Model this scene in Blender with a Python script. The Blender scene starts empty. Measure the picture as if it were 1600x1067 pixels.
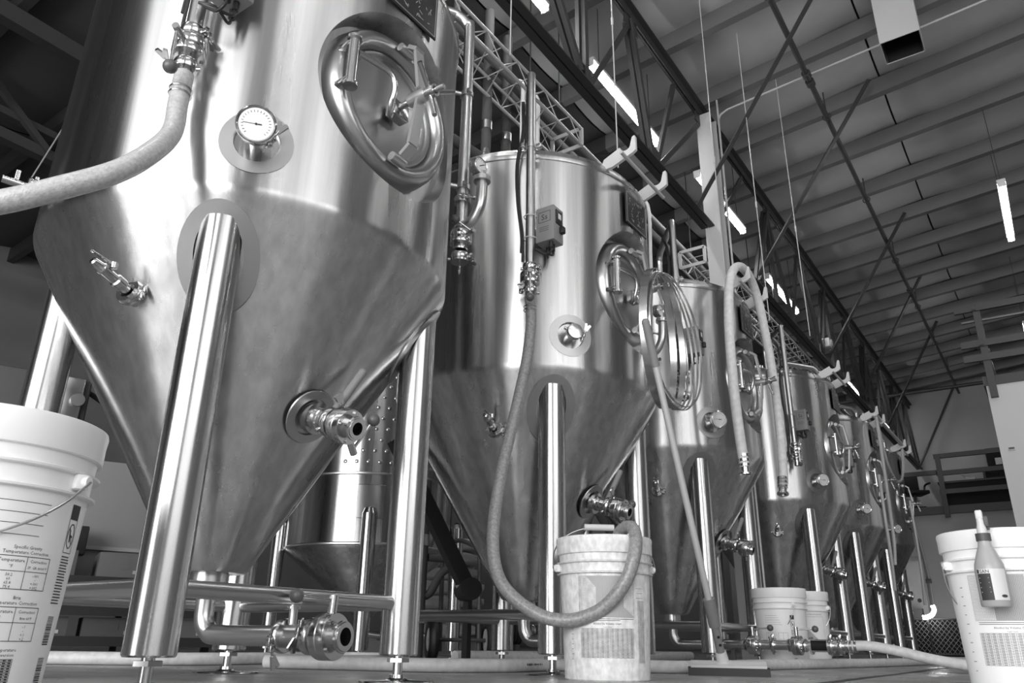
import bpy, bmesh, math, random
from mathutils import Vector, Matrix
random.seed(7)
PI = math.pi
R = math.radians
SC = bpy.context.scene
COL = SC.collection

# ------------------------------------------------------------------ camera
F_PX, PITCH, ROLL, YAW = 1206.5, .3708, .0162, .6073
cam = bpy.data.cameras.new('camera')
cam.sensor_fit = 'HORIZONTAL'
cam.sensor_width = 36
cam.lens = F_PX / 1600 * 36
cam.clip_start = .02
cam.clip_end = 200
co = bpy.data.objects.new('camera', cam)
COL.objects.link(co)
fw = Vector((math.cos(YAW) * math.cos(PITCH), math.sin(YAW) * math.cos(PITCH), math.sin(PITCH)))
r0 = Vector((math.sin(YAW), -math.cos(YAW), 0))
u0 = r0.cross(fw)
rr = r0 * math.cos(ROLL) + u0 * math.sin(ROLL)
uu = -r0 * math.sin(ROLL) + u0 * math.cos(ROLL)
co.matrix_world = Matrix(((rr.x, uu.x, -fw.x, -1.30), (rr.y, uu.y, -fw.y, -1.864), (rr.z, uu.z, -fw.z, .105), (0, 0, 0, 1)))
SC.camera = co

# ------------------------------------------------------------------ world, daylight, exposure
SC.view_settings.view_transform = 'Standard'
SC.view_settings.look = 'None'
SC.view_settings.exposure = 0.0
SC.view_settings.gamma = 1.0
SC.view_settings.use_curve_mapping = False
W = bpy.data.worlds.new('overcast')
SC.world = W
W.use_nodes = True
W.node_tree.nodes['Background'].inputs[0].default_value = (.8, .8, .8, 1)
W.node_tree.nodes['Background'].inputs[1].default_value = 1.0


def area(name, loc, direction, sx, sy, power):
    l = bpy.data.lights.new(name, 'AREA')
    l.shape = 'RECTANGLE'
    l.size, l.size_y = sx, sy
    l.energy = power
    o = bpy.data.objects.new(name, l)
    o.location = loc
    o.rotation_euler = Vector(direction).to_track_quat('-Z', 'Y').to_euler()
    COL.objects.link(o)
    return o


# daylight through the open roll-up doors in the wall behind the camera, plus an added high fill light on the aisle side
area('daylight_rear_door', (-6.95, -1.65, 2.1), (1, 0, 0.0), 7.1, 4.1, 700)
area('daylight_side_window', (-3.2, -7.9, 3.2), (0, 1, 0), 6.6, 3.4, 190)


# ------------------------------------------------------------------ materials
def mat(name, col, rough=.5, metal=0.0, spec=.5, aniso=0.0, arot=0.0, noise=None, bump=None, emit=0, tangent=None, coat=0):
    m = bpy.data.materials.new(name)
    m.use_nodes = True
    nt = m.node_tree
    b = nt.nodes['Principled BSDF']
    c = (col, col, col, 1)
    b.inputs['Base Color'].default_value = c
    b.inputs['Roughness'].default_value = rough
    b.inputs['Metallic'].default_value = metal
    b.inputs['Specular IOR Level'].default_value = spec
    if coat:
        b.inputs['Coat Weight'].default_value = coat
    if aniso:
        b.inputs['Anisotropic'].default_value = aniso
        b.inputs['Anisotropic Rotation'].default_value = arot
        t = nt.nodes.new('ShaderNodeTangent')
        t.direction_type = 'RADIAL'
        t.axis = tangent or 'Z'
        nt.links.new(t.outputs[0], b.inputs['Tangent'])
    if emit:
        b.inputs['Emission Color'].default_value = (1, 1, 1, 1)
        b.inputs['Emission Strength'].default_value = emit
    tc = nt.nodes.new('ShaderNodeTexCoord')

    def tex(scale, stretch, detail=4):
        mp = nt.nodes.new('ShaderNodeMapping')
        mp.inputs['Scale'].default_value = stretch
        nt.links.new(tc.outputs['Object'], mp.inputs[0])
        n = nt.nodes.new('ShaderNodeTexNoise')
        n.inputs['Scale'].default_value = scale
        n.inputs['Detail'].default_value = detail
        nt.links.new(mp.outputs[0], n.inputs['Vector'])
        return n
    if noise:   # list of (target, scale, stretch, lo, hi)
        for target, scale, stretch, lo, hi in noise:
            n = tex(scale, stretch)
            mr = nt.nodes.new('ShaderNodeMapRange')
            mr.inputs['From Min'].default_value = .3
            mr.inputs['From Max'].default_value = .7
            mr.inputs['To Min'].default_value = lo
            mr.inputs['To Max'].default_value = hi
            nt.links.new(n.outputs['Fac'], mr.inputs['Value'])
            nt.links.new(mr.outputs[0], b.inputs[target])
    if bump:
        prev = None
        for scale, stretch, strength, dist in bump:
            n = tex(scale, stretch)
            bn = nt.nodes.new('ShaderNodeBump')
            bn.inputs['Strength'].default_value = strength
            bn.inputs['Distance'].default_value = dist
            nt.links.new(n.outputs['Fac'], bn.inputs['Height'])
            if prev:
                nt.links.new(prev.outputs[0], bn.inputs['Normal'])
            prev = bn
        nt.links.new(prev.outputs[0], b.inputs['Normal'])
    return m


M = {}
M['tank'] = mat('brushed_tank_steel', .60, .3, 1, aniso=.95, arot=.25,
                noise=[('Roughness', 14, (1, 1, .07), .24, .33), ('Base Color', 34, (1, 1, .03), .50, .66)],
                bump=[(5, (1, 1, .07), .13, .004), (160, (1, 1, .02), .03, .002)])
M['leg'] = mat('brushed_leg_steel', .60, .26, 1, aniso=.7, arot=.25,
               noise=[('Roughness', 60, (1, 1, .05), .2, .33)], bump=[(200, (1, 1, .02), .03, .001)])
M['pipe'] = mat('satin_pipe_steel', .58, .28, 1)
M['steel'] = mat('polished_fitting_steel', .58, .2, 1)
M['barsteel'] = mat('satin_bar_steel', .62, .38, .9)
M['ring'] = mat('polished_ring_steel', .74, .22, 1)
M['castring'] = mat('cast_clamp_steel', .55, .3, 1)
M['door'] = mat('manway_steel', .42, .36, 1)
M['lip'] = mat('manway_lip_steel', .46, .30, 1)
M['black'] = mat('black_plastic', .015, .45)
M['rubber'] = mat('black_rubber', .02, .6)
M['knob'] = mat('grey_ball_knob', .10, .35)
M['sleeve'] = mat('grey_vinyl_sleeve', .22, .5)
M['bucket'] = mat('white_bucket_plastic', .86, .38, spec=.4, noise=[('Base Color', 14, (1, 1, .6), .82, .88)])
M['dirtybucket'] = mat('scuffed_bucket_plastic', .80, .45, noise=[('Base Color', 60, (1, 1, .7), .58, .86)])
M['ink'] = mat('printed_ink', .04, .6)
M['greyink'] = mat('grey_ink', .42, .6)
M['braid'] = mat('braided_hose', .44, .35, coat=.3, noise=[('Base Color', 120, (1, 1, 1), .36, .52)], bump=[(260, (1, 1, 1), .5, .002)])
M['braidgrey'] = mat('grey_braided_hose', .24, .4, coat=.2, noise=[('Base Color', 120, (1, 1, 1), .18, .32)], bump=[(260, (1, 1, 1), .5, .002)])
M['hose'] = mat('white_rubber_hose', .66, .5, noise=[('Base Color', 40, (1, 1, 1), .56, .72)])
M['thinhose'] = mat('clear_thin_hose', .45, .3)
M['beam'] = mat('dark_painted_steel', .035, .5)
M['rail'] = mat('dark_rail_paint', .05, .5)
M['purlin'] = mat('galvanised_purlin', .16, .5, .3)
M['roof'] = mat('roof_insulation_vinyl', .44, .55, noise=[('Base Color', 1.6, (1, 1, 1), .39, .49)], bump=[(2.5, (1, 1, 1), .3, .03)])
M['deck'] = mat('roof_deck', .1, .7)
M['column'] = mat('column_paint', .45, .5)
M['wall'] = mat('painted_wall', .15, .7, noise=[('Base Color', 1.1, (1, 1, 1), .13, .17)])
M['board'] = mat('pale_board', .3, .6)
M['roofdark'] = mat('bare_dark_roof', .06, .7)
M['wallfar'] = mat('far_wall_paint', .36, .7, noise=[('Base Color', .9, (1, 1, 1), .33, .40)])
M['white'] = mat('white_panel', .62, .6)
M['wallside'] = mat('grey_side_wall', .22, .7)
M['cream'] = mat('white_powder_coat', .62, .4)
M['lattice'] = mat('aluminium_lattice', .55, .4, .3)
M['floor'] = mat('sealed_concrete', .28, .3, noise=[('Base Color', 3.5, (1, 1, 1), .27, .40), ('Roughness', 5, (1, 1, 1), .22, .5)], bump=[(14, (1, 1, 1), .15, .003)])
M['lamp'] = mat('led_diffuser', .9, .5, emit=34)
M['boxgrey'] = mat('controller_grey', .24, .45)
M['darkgrey'] = mat('dark_grey_paint', .07, .5)
M['foam'] = mat('pipe_insulation_foam', .055, .75)
M['midgrey'] = mat('mid_grey_paint', .2, .5)
M['dial'] = mat('gauge_dial_white', .75, .5)
M['glass'] = mat('gauge_glass', .9, .03, spec=.5)
M['screen'] = mat('pale_screen', .7, .3)
M['sack'] = mat('woven_grain_sack', .55, .7, noise=[('Base Color', 6, (1, 1, 1), .46, .62)], bump=[(9, (1, 1, 2), .4, .03)])
M['card'] = mat('cardboard', .12, .7)
M['bottle'] = mat('translucent_bottle', .38, .3)
M['wood'] = mat('pallet_wood', .2, .7)
M['dark'] = mat('near_black_lining', .006, .8)  # near-black parts, also painted shade in valve bores and duct


# ------------------------------------------------------------------ mesh builder
class MB:
    def __init__(self):
        self.v, self.f, self.s = [], [], []

    def add(self, vs, fs, smooth=True, mtx=None):
        n = len(self.v)
        for p in vs:
            p = Vector(p)
            self.v.append(mtx @ p if mtx else p)
        for f in fs:
            self.f.append([i + n for i in f])
            self.s.append(smooth)
        return self

    def box(self, c, size, rot=None):
        x, y, z = [q / 2 for q in size]
        vs = [Vector((a * x, b * y, d * z)) for a in (-1, 1) for b in (-1, 1) for d in (-1, 1)]
        if rot is not None:
            vs = [rot @ q for q in vs]
        vs = [q + Vector(c) for q in vs]
        return self.add(vs, [(0, 1, 3, 2), (4, 6, 7, 5), (0, 4, 5, 1), (2, 3, 7, 6), (0, 2, 6, 4), (1, 5, 7, 3)], False)

    def bbox(self, c, size, bev=.004, rot=None):
        x, y, z = [q / 2 for q in size]
        bev = min(bev, x * .6, y * .6, z * .6)
        bm = bmesh.new()
        bmesh.ops.create_cube(bm, size=1)
        for v in bm.verts:
            v.co = Vector((v.co.x * 2 * x, v.co.y * 2 * y, v.co.z * 2 * z))
        bmesh.ops.bevel(bm, geom=bm.edges[:], offset=bev, segments=2, profile=.5, affect='EDGES')
        bm.verts.index_update()
        vs = [(rot @ v.co if rot is not None else v.co) + Vector(c) for v in bm.verts]
        fs = [[v.index for v in f.verts] for f in bm.faces]
        bm.free()
        return self.add(vs, fs, True)

    def beam(self, p0, p1, w, h, up=(0, 0, 1)):
        """rectangular bar from p0 to p1, w across, h along 'up'"""
        p0, p1 = Vector(p0), Vector(p1)
        d = (p1 - p0).normalized()
        s = d.cross(Vector(up))
        if s.length < 1e-4:
            s = d.cross(Vector((1, 0, 0)))
        s.normalize()
        u = s.cross(d)
        vs = [p + s * a * w / 2 + u * b * h / 2 for p in (p0, p1) for a, b in ((-1, -1), (1, -1), (1, 1), (-1, 1))]
        return self.add(vs, [(0, 1, 2, 3), (7, 6, 5, 4), (0, 4, 5, 1), (1, 5, 6, 2), (2, 6, 7, 3), (3, 7, 4, 0)], False)

    def lathe(self, prof, p=(0, 0, 0), d=(0, 0, 1), n=32, a0=0, a1=2 * PI):
        """profile of (r, h) turned about the axis through p along d"""
        d = Vector(d).normalized()
        q = d.to_track_quat('Z', 'Y').to_matrix()
        p = Vector(p)
        full = abs(a1 - a0 - 2 * PI) < 1e-6
        m = n if full else n + 1
        vs, fs = [], []
        rows = []
        for r, h in prof:
            if r < 1e-6:
                rows.append([len(vs)])
                vs.append(p + q @ Vector((0, 0, h)))
            else:
                row = []
                for k in range(m):
                    a = a0 + (a1 - a0) * k / n
                    row.append(len(vs))
                    vs.append(p + q @ Vector((r * math.cos(a), r * math.sin(a), h)))
                rows.append(row)
        for A, B in zip(rows, rows[1:]):
            if len(A) == 1 and len(B) == 1:
                continue
            for k in range(n):
                k2 = (k + 1) % m if full else k + 1
                if len(A) == 1:
                    fs.append((A[0], B[k2], B[k])[::-1])
                elif len(B) == 1:
                    fs.append((A[k], A[k2], B[0]))
                else:
                    fs.append((A[k], A[k2], B[k2], B[k]))
        return self.add(vs, fs, True)

    def cyl(self, p0, p1, r, r1=None, n=20, cap=True):
        p0, p1 = Vector(p0), Vector(p1)
        L = (p1 - p0).length
        r1 = r if r1 is None else r1
        prof = [(r, 0), (r1, L)]
        if cap:
            prof = [(0, 0)] + prof + [(0, L)]
        return self.lathe(prof, p0, p1 - p0, n)

    def sphere(self, c, r, n=14, sz=1):
        prof = [(r * math.sin(PI * k / n), -r * sz * math.cos(PI * k / n)) for k in range(n + 1)]
        prof[0] = (0, prof[0][1])
        prof[-1] = (0, prof[-1][1])
        return self.lathe(prof, c, (0, 0, 1), n + 6)

    def torus(self, c, d, R_, r, n=40, k=10, sy=1):
        prof = [(R_ + r * math.cos(2 * PI * i / k), r * sy * math.sin(2 * PI * i / k)) for i in range(k + 1)]
        return self.lathe(prof, c, d, n)

    def tube(self, pts, r, n=12, cap=True, sub=6, smoothpath=True):
        P = [Vector(p) for p in pts]
        if smoothpath and len(P) > 2:
            Q = []
            ext = [P[0] * 2 - P[1]] + P + [P[-1] * 2 - P[-2]]
            for i in range(1, len(ext) - 2):
                a, b, c, d = ext[i - 1:i + 3]
                for k in range(sub):
                    t = k / sub
                    Q.append(.5 * ((2 * b) + (c - a) * t + (2 * a - 5 * b + 4 * c - d) * t * t + (3 * b - a - 3 * c + d) * t ** 3))
            Q.append(P[-1])
            P = Q
        T = [(P[min(i + 1, len(P) - 1)] - P[max(i - 1, 0)]).normalized() for i in range(len(P))]
        x = T[0].orthogonal().normalized()
        vs, fs = [], []
        for i, p in enumerate(P):
            if i:
                x = (x - T[i] * x.dot(T[i]))
                x.normalize()
            y = T[i].cross(x)
            ri = r[i] if isinstance(r, (list, tuple)) else r
            for k in range(n):
                a = 2 * PI * k / n
                vs.append(p + (x * math.cos(a) + y * math.sin(a)) * ri)
        for i in range(len(P) - 1):
            for k in range(n):
                k2 = (k + 1) % n
                fs.append((i * n + k, i * n + k2, (i + 1) * n + k2, (i + 1) * n + k))
        if cap:
            fs.append(tuple(range(n))[::-1])
            fs.append(tuple((len(P) - 1) * n + k for k in range(n)))
        return self.add(vs, fs, True)

    def prism(self, poly, o, ax, ay, thick):
        """2D polygon in the plane (ax, ay) through o, extruded symmetrically by thick"""
        o, ax, ay = Vector(o), Vector(ax).normalized(), Vector(ay).normalized()
        nrm = ax.cross(ay).normalized()
        n = len(poly)
        vs = [o + ax * a + ay * b + nrm * s * thick / 2 for s in (-1, 1) for a, b in poly]
        fs = [tuple(range(n))[::-1], tuple(range(n, 2 * n))]
        fs += [(k, (k + 1) % n, n + (k + 1) % n, n + k) for k in range(n)]
        return self.add(vs, fs, False)

    def mesh(self, name):
        me = bpy.data.meshes.new(name)
        me.from_pydata([tuple(v) for v in self.v], [], self.f)
        me.polygons.foreach_set('use_smooth', self.s)
        me.validate()
        me.set_sharp_from_angle(angle=R(38))
        me.update()
        return me

    def build(self, name, m, parent=None, loc=None, rot=None):
        me = self.mesh(name)
        me.materials.append(m)
        return link(name, me, parent, loc, rot)


def link(name, me, parent=None, loc=None, rot=None):
    o = bpy.data.objects.new(name, me)
    COL.objects.link(o)
    if parent:
        o.parent = parent
    if loc is not None:
        o.location = loc
    if rot is not None:
        o.rotation_euler = rot
    return o


def tag(o, label=None, cat=None, group=None, kind=None):
    if label:
        o['label'] = label
    if cat:
        o['category'] = cat
    if group:
        o['group'] = group
    if kind:
        o['kind'] = kind
    return o


def empty(name, loc=(0, 0, 0), label=None, cat=None, group=None, rz=0, kind=None):
    o = bpy.data.objects.new(name, None)
    o.empty_display_size = .1
    COL.objects.link(o)
    o.location = loc
    o.rotation_euler = (0, 0, rz)
    return tag(o, label, cat, group, kind)


KIDS = {}


def copy_tree(o, parent=None):
    c = o.copy()
    COL.objects.link(c)
    if parent:
        c.parent = parent
    for ch in [q for q in ALL() if q.parent == o]:
        copy_tree(ch, c)
    return c


def ALL():
    return list(COL.objects)


def ap(a, r, z):
    a = R(a)
    return Vector((r * math.sin(a), -r * math.cos(a), z))


def rad(a):
    return ap(a, 1, 0)


def tan(a):
    a = R(a)
    return Vector((math.cos(a), math.sin(a), 0))


_txt = {}


def text2d(s, size=1, align='LEFT', res=2):
    """triangles of a line of lettering, in the xy plane"""
    key = (s, align)
    if key not in _txt:
        cu = bpy.data.curves.new('lettering', 'FONT')
        cu.body = s
        cu.resolution_u = res
        cu.align_x = align
        ob = bpy.data.objects.new('lettering', cu)
        COL.objects.link(ob)
        dg = bpy.context.evaluated_depsgraph_get()
        ev = ob.evaluated_get(dg)
        me = ev.to_mesh()
        _txt[key] = ([tuple(v.co) for v in me.vertices], [tuple(p.vertices) for p in me.polygons])
        ev.to_mesh_clear()
        bpy.data.objects.remove(ob)
        bpy.data.curves.remove(cu)
    vs, fs = _txt[key]
    return [(x * size, y * size) for x, y, _ in vs], fs


# ------------------------------------------------------------------ the hall
def struct(o, label=None):
    o['kind'] = 'structure'
    if label:
        o['label'] = label
    return o


XB, XF, YR, YL = -7.2, 15.0, -8.2, 7.3          # rear, far, aisle-side and left walls
RZ0, RS = 4.66, -.085                           # roof height over the tank row and its slope


def rz(y):
    return RZ0 + RS * y


struct(MB().box(((XB + XF) / 2, (YR + YL) / 2, -.05), (XF - XB, YL - YR, .1)).build('floor', M['floor']), 'glossy grey sealed concrete floor')
b = MB()
b.add([(XB, YR, rz(YR) + .25), (XF, YR, rz(YR) + .25), (XF, YL, rz(YL) + .25), (XB, YL, rz(YL) + .25),
       (XB, YR, rz(YR) + .35), (XF, YR, rz(YR) + .35), (XF, YL, rz(YL) + .35), (XB, YL, rz(YL) + .35)],
      [(0, 1, 2, 3), (4, 7, 6, 5), (0, 4, 5, 1), (1, 5, 6, 2), (2, 6, 7, 3), (3, 7, 4, 0)], False)
ceil = struct(b.build('ceiling', M['deck']), 'pitched metal roof lined with pale insulation between purlins')
# insulation panels sagging between the purlins, seams between neighbours
PX = [-6.4 + .83 * k for k in range(26)]
YS = [YR, -6.3, -4.4, -2.75, -1.35, 1.0, 3.1, 5.2, YL]
pm = {}
for j in range(len(YS) - 1):
    y0, y1 = YS[j], YS[j + 1]
    b = MB()
    nx, ny = 6, 4
    vs, fs = [], []
    for a in range(nx + 1):
        for c in range(ny + 1):
            u, v = a / nx, c / ny
            y = y0 + .008 + (y1 - y0 - .016) * v
            sag = -.05 * math.sin(PI * u) ** .7 - .02 * math.sin(PI * v) ** .5
            vs.append((.012 + .806 * u, y, rz(y) + .16 + sag))
    for a in range(nx):
        for c in range(ny):
            k = a * (ny + 1) + c
            fs.append((k, k + 1, k + ny + 2, k + ny + 1))
    b.add(vs, fs, True)
    pm[j] = b.mesh('panel')
    pm[j].materials.append(M['roof'] if y0 < 1 else M['roofdark'])  # panels behind the tank row get a darker even colour
for x in PX[:-1]:
    for j in range(len(YS) - 1):
        link('panel', pm[j], ceil, (x, 0, 0))
sec = [(-.035, 0), (.035, 0), (.035, .012), (-.023, .012), (-.023, .148), (.045, .148), (.045, .16), (-.035, .16)]
for ya, yb, m_ in ((YR, 1.0, M['purlin']), (1.0, YL, M['beam'])):  # purlins past the row: dark of the unlit rear bay put into colour
    b = MB()
    for y in (ya, yb):
        b.v += [Vector((sx, y, rz(y) + sz - .02)) for sx, sz in sec]
    n = len(sec)
    for k in range(n):
        b.f.append([k, (k + 1) % n, n + (k + 1) % n, n + k])
        b.s.append(False)
    b.f.append(list(range(n))[::-1])
    b.f.append(list(range(n, 2 * n)))
    b.s += [False, False]
    pme = b.mesh('purlin')
    pme.materials.append(m_)
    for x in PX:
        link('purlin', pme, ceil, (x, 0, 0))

HZ = 6.0
struct(MB().box(((XB + XF) / 2, YL + .06, 2.5), (XF - XB, .12, 5)).build('wall_left', M['wall']), 'plain grey wall behind the tanks')
struct(MB().box(((XB + XF) / 2, YR - .06, 3), (XF - XB, .12, HZ)).build('wall_right', M['wallside']))
struct(MB().box((XF + .06, (YR + YL) / 2, 3), (.12, YL - YR, HZ)).build('wall_far', M['wallfar']), 'far end wall of the hall')
b = MB()
b.box((XB - .06, (1.95 + YL) / 2, 3), (.12, YL - 1.95, HZ)).box((XB - .06, (YR - 5.25) / 2, 3), (.12, -5.25 - YR, HZ)).box((XB - .06, -1.65, 5.1), (.12, 7.2, 1.8))
struct(b.build('wall_back', M['wallside']))


# ------------------------------------------------------------------ tanks
TR = .581
ZS = 1.09
TX = [0, 1.5, 3.0, 5.13, 6.63, 8.13]
MZ = 1.528
MR = 1.515


def cone_r(z):
    return .095 + (TR - .095) * (z - .27) / (ZS - .27)


def bool_cut(o, cutters):
    for c in cutters:
        md = o.modifiers.new('cut', 'BOOLEAN')
        md.operation = 'DIFFERENCE'
        md.solver = 'EXACT'
        md.object = c
    dg = bpy.context.evaluated_depsgraph_get()
    me = bpy.data.meshes.new_from_object(o.evaluated_get(dg))
    o.modifiers.clear()
    old = o.data
    o.data = me
    bpy.data.meshes.remove(old)
    for c in cutters:
        m_ = c.data
        bpy.data.objects.remove(c)
        bpy.data.meshes.remove(m_)
    for p in me.polygons:
        p.use_smooth = True
    me.set_sharp_from_angle(angle=R(25))


def clamp(p, d, r, wing, mb=None):
    """sanitary tri-clamp round a joint at p, axis d, pipe radius r, wing nut towards 'wing'"""
    mb = mb or MB()
    p, d, w = Vector(p), Vector(d).normalized(), Vector(wing).normalized()
    w = (w - d * w.dot(d)).normalized()
    R2 = r * 1.55
    mb.lathe([(r * .9, -.011), (R2 * .93, -.011), (R2, -.005), (R2, .005), (R2 * .93, .011), (r * .9, .011)], p, d, 28)
    s = d.cross(w)
    for t in (-1, 1):
        mb.bbox(p + w * (R2 + .006) + s * t * .009, (.012, .012, .018), .002)
    mb.cyl(p + w * (R2 + .006) - s * .022, p + w * (R2 + .006) + s * .034, .0035, n=10)
    q = p + w * (R2 + .006) + s * .034
    mb.prism([(-.006, -.007), (-.014, .022), (-.006, .026), (0, .016), (.006, .026), (.014, .022), (.006, -.007)], q, w, s, .006)
    mb.cyl(p - w * (R2 - .002) - d * .008, p - w * (R2 + .008) - d * .008, .006, n=10)
    return mb


def butterfly(p, d, r, post, lever, L, parent, name='butterfly_valve', sleeve=False):
    """butterfly valve body with bolts, a stem post and a ball-ended lever"""
    p, d, post, lever = Vector(p), Vector(d).normalized(), Vector(post).normalized(), Vector(lever).normalized()
    b = MB()
    b.lathe([(r * .92, -.045), (r * 1.32, -.045), (r * 1.36, -.039), (r * 1.12, -.034), (r * 1.12, -.022), (r * 1.95, -.022), (r * 2, -.018), (r * 2, -.002),
             (r * 1.93, 0), (r * 2, .002), (r * 2, .018), (r * 1.95, .022), (r * 1.12, .022), (r * 1.12, .034), (r * 1.36, .039), (r * 1.32, .045), (r * .95, .045)], p, d, 36)
    s = d.cross(post).normalized()
    for k in range(4):
        a = PI / 4 + k * PI / 2
        q = p + (post * math.cos(a) + s * math.sin(a)) * r * 1.62
        b.cyl(q - d * .027, q + d * .027, r * .2, n=8)
    b.cyl(p + post * r * 1.8, p + post * (r * 1.8 + .045), r * .42, n=16)
    v = b.build(name, M['steel'], parent)
    top = p + post * (r * 1.8 + .033)
    MB().cyl(top, top + lever * L, .0042, n=10).build('lever', M['steel'], v)
    MB().sphere(top + lever * (L + .008), .0165).build('ball_knob', M['knob'], v)
    bore = MB().cyl(p - d * .006, p + d * .006, r * .93, n=24).build('disc', M['dark'], v)  # shade inside the bore is put into the disc's near-black colour
    return v


def make_tank():
    root = empty('fermenter_tank')
    # shell
    prof = [(0, .262), (.085, .262), (.095, .27)]
    for k in range(1, 13):
        z = .27 + (ZS - .035 - .27) * k / 12
        prof.append((cone_r(z), z))
    prof += [(cone_r(ZS - .018), ZS - .018), (cone_r(ZS - .010), ZS - .010), (TR - .0025, ZS - .002), (TR, ZS + .008), (TR, ZS + .016), (TR, ZS + .03)]
    for k in range(1, 12):
        prof.append((TR, ZS + .03 + (2.02 - ZS - .03) * k / 11))
    prof += [(TR + .004, 2.024), (TR + .006, 2.034), (TR + .004, 2.044), (TR - .001, 2.05), (TR - .006, 2.062), (TR - .022, 2.083), (TR - .05, 2.099),
             (.42, 2.148), (.28, 2.185), (.13, 2.205), (0, 2.21)]
    shell = MB().lathe(prof, n=160).build('shell', M['tank'], root)
    c1 = MB().lathe([(0, 0), (.262, 0), (.29, .13), (.29, .3), (0, .3)], (0, -.492, MR), (0, -1, 0), 96).build('cutter', M['tank'])
    th = ap(-39, TR - .012, 1.225)
    c2 = MB().lathe([(0, 0), (.052, 0), (.06, .03), (.06, .1), (0, .1)], th, rad(-39), 48).build('cutter', M['tank'])
    bool_cut(shell, [c1, c2])
    # legs
    s = .359
    for sx, sy in ((-1, -1), (1, -1), (1, 1), (-1, 1)):
        lg = MB().lathe([(0, .066), (.048, .066), (.0512, .07), (.0512, 1.03), (0, 1.03)], (sx * s, sy * s, 0), (0, 0, 1), 40).build('leg', M['leg'], root)
        b = MB().cyl((sx * s, sy * s, .012), (sx * s, sy * s, .07), .013, n=14).lathe([(0, .05), (.03, .05), (.03, .06), (0, .06)], (sx * s, sy * s, 0), (0, 0, 1), 6)
        b.build('foot_stem', M['steel'], lg)
        MB().lathe([(0, 0), (.098, 0), (.1, .002), (.098, .005), (.03, .0065), (.022, .012), (.02, .02), (0, .02)], (sx * s, sy * s, 0), (0, 0, 1), 36).build('foot_pad', M['steel'], lg)
    # oval reinforcement plates where the front legs enter the cone
    for a in (-45, 45):
        z0, nr = .965, 48
        vs, fs = [], []
        for k in range(nr):
            t = 2 * PI * k / nr
            for q, (w, h) in enumerate(((.058, .085), (.096, .118))):
                z = z0 - .02 + h * math.sin(t)
                off = .006
                r_ = cone_r(z) + off
                aa = R(a) + w * math.cos(t) / r_
                vs.append((r_ * math.sin(aa), -r_ * math.cos(aa), z))
        for k in range(nr):
            i, j = 2 * k, 2 * ((k + 1) % nr)
            fs.append((i, j, j + 1, i + 1))
        bb = MB().add(vs, fs, True)
        # rim wall back to the cone
        nv = len(bb.v)
        for k in range(nr):
            p = bb.v[2 * k + 1]
            bb.v.append(Vector((p.x * .985, p.y * .985, p.z - .002)))
        for k in range(nr):
            j = (k + 1) % nr
            bb.f.append([2 * k + 1, 2 * j + 1, nv + j, nv + k])
            bb.s.append(True)
        bb.build('leg_collar', M['lip'], root)
    # braces low between the legs
    for p0, p1 in (((-s, -s), (s, -s)), ((-s, s), (s, s)), ((-s, -s), (-s, s)), ((s, -s), (s, s))):
        d = (Vector(p1) - Vector(p0)).normalized()
        q0, q1 = Vector(p0) + d * .045, Vector(p1) - d * .045
        MB().cyl((q0.x, q0.y, .197), (q1.x, q1.y, .197), .0185, n=20).build('brace', M['pipe'], root)
    # manway: rolled lip, dished door, hinge, bridge clamp and star knob
    yl = -.535
    b = MB()
    b.lathe([(0.1738, -.03), (0.1748, .02), (0.1786, .036), (0.1872, .047), (0.1995, .051), (0.2128, .048), (0.2242, .038), (0.2308, .022), (0.2346, 0), (0.2413, -.04)], (0, -.50, MZ), (0, -1, 0), 72)
    mw = b.build('manway', M['lip'], root)
    b = MB().lathe([(0.1767, -.02), (0.1748, .004), (0.1691, .010), (0.1615, .009), (0.1539, .004), (0.1235, .010), (0.0570, .016), (0, .018)], (0, -.515, MZ), (0, -1, 0), 64)
    b.build('door', M['door'], mw)
    # hinge on the -x side
    hx = -.212
    b = MB().cyl((hx, -.585, MZ - .085), (hx, -.585, MZ + .06), .0145, n=16)
    b.lathe([(0, 0), (.02, 0), (.02, .008), (0, .008)], (hx, -.585, MZ - .092), (0, 0, 1), 16).lathe([(0, 0), (.02, 0), (.02, .008), (0, .008)], (hx, -.585, MZ + .06), (0, 0, 1), 16)
    b.bbox((hx, -.562, MZ + .048), (.028, .05, .014), .003).bbox((hx, -.562, MZ - .07), (.028, .05, .014), .003)
    b.build('hinge_pin', M['steel'], mw)
    b = MB().tube([(hx + .012, -.592, MZ + .022), (hx + .06, -.6, MZ + .024), (hx + .115, -.61, MZ + .018), (hx + .135, -.61, MZ - .015), (hx + .14, -.595, MZ - .06), (hx + .16, -.575, MZ - .075), (-.035, -.562, MZ - .055)], .0088, n=12)
    b.build('hinge_arm', M['steel'], mw)
    b = MB().bbox((-.008, -.558, MZ - .03), (.06, .035, .05), .004).cyl((0, -.575, MZ - .005), (0, -.69, MZ - .005), .011, n=16)
    b.build('screw', M['steel'], mw)
    # bridge: two flat arms from the lip out to the boss
    yb = -.628
    b = MB()
    for sg in (1, -1):
        e = Vector((0, -.575, MZ + sg * .186))
        e2 = Vector((0, yb + .012, MZ + sg * .158))
        c = Vector((0, yb - .008, MZ + sg * .018))
        b.beam(e2, c, .034, .010, (0, -1, 0)).beam(e + Vector((0, -.012, 0)), e2 + Vector((0, -.004, sg * .004)), .034, .012, (0, 0, 1))
        b.cyl(Vector((-.026, -.566, MZ + sg * .188)), Vector((.026, -.566, MZ + sg * .188)), .013, n=14)
    b.cyl((0, yb + .03, MZ - .005), (0, yb - .03, MZ - .005), .02, n=20)
    b.build('bridge_clamp', M['barsteel'], mw)
    b = MB().cyl((0, -.655, MZ - .005), (0, -.69, MZ - .005), .018, n=18)
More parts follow.
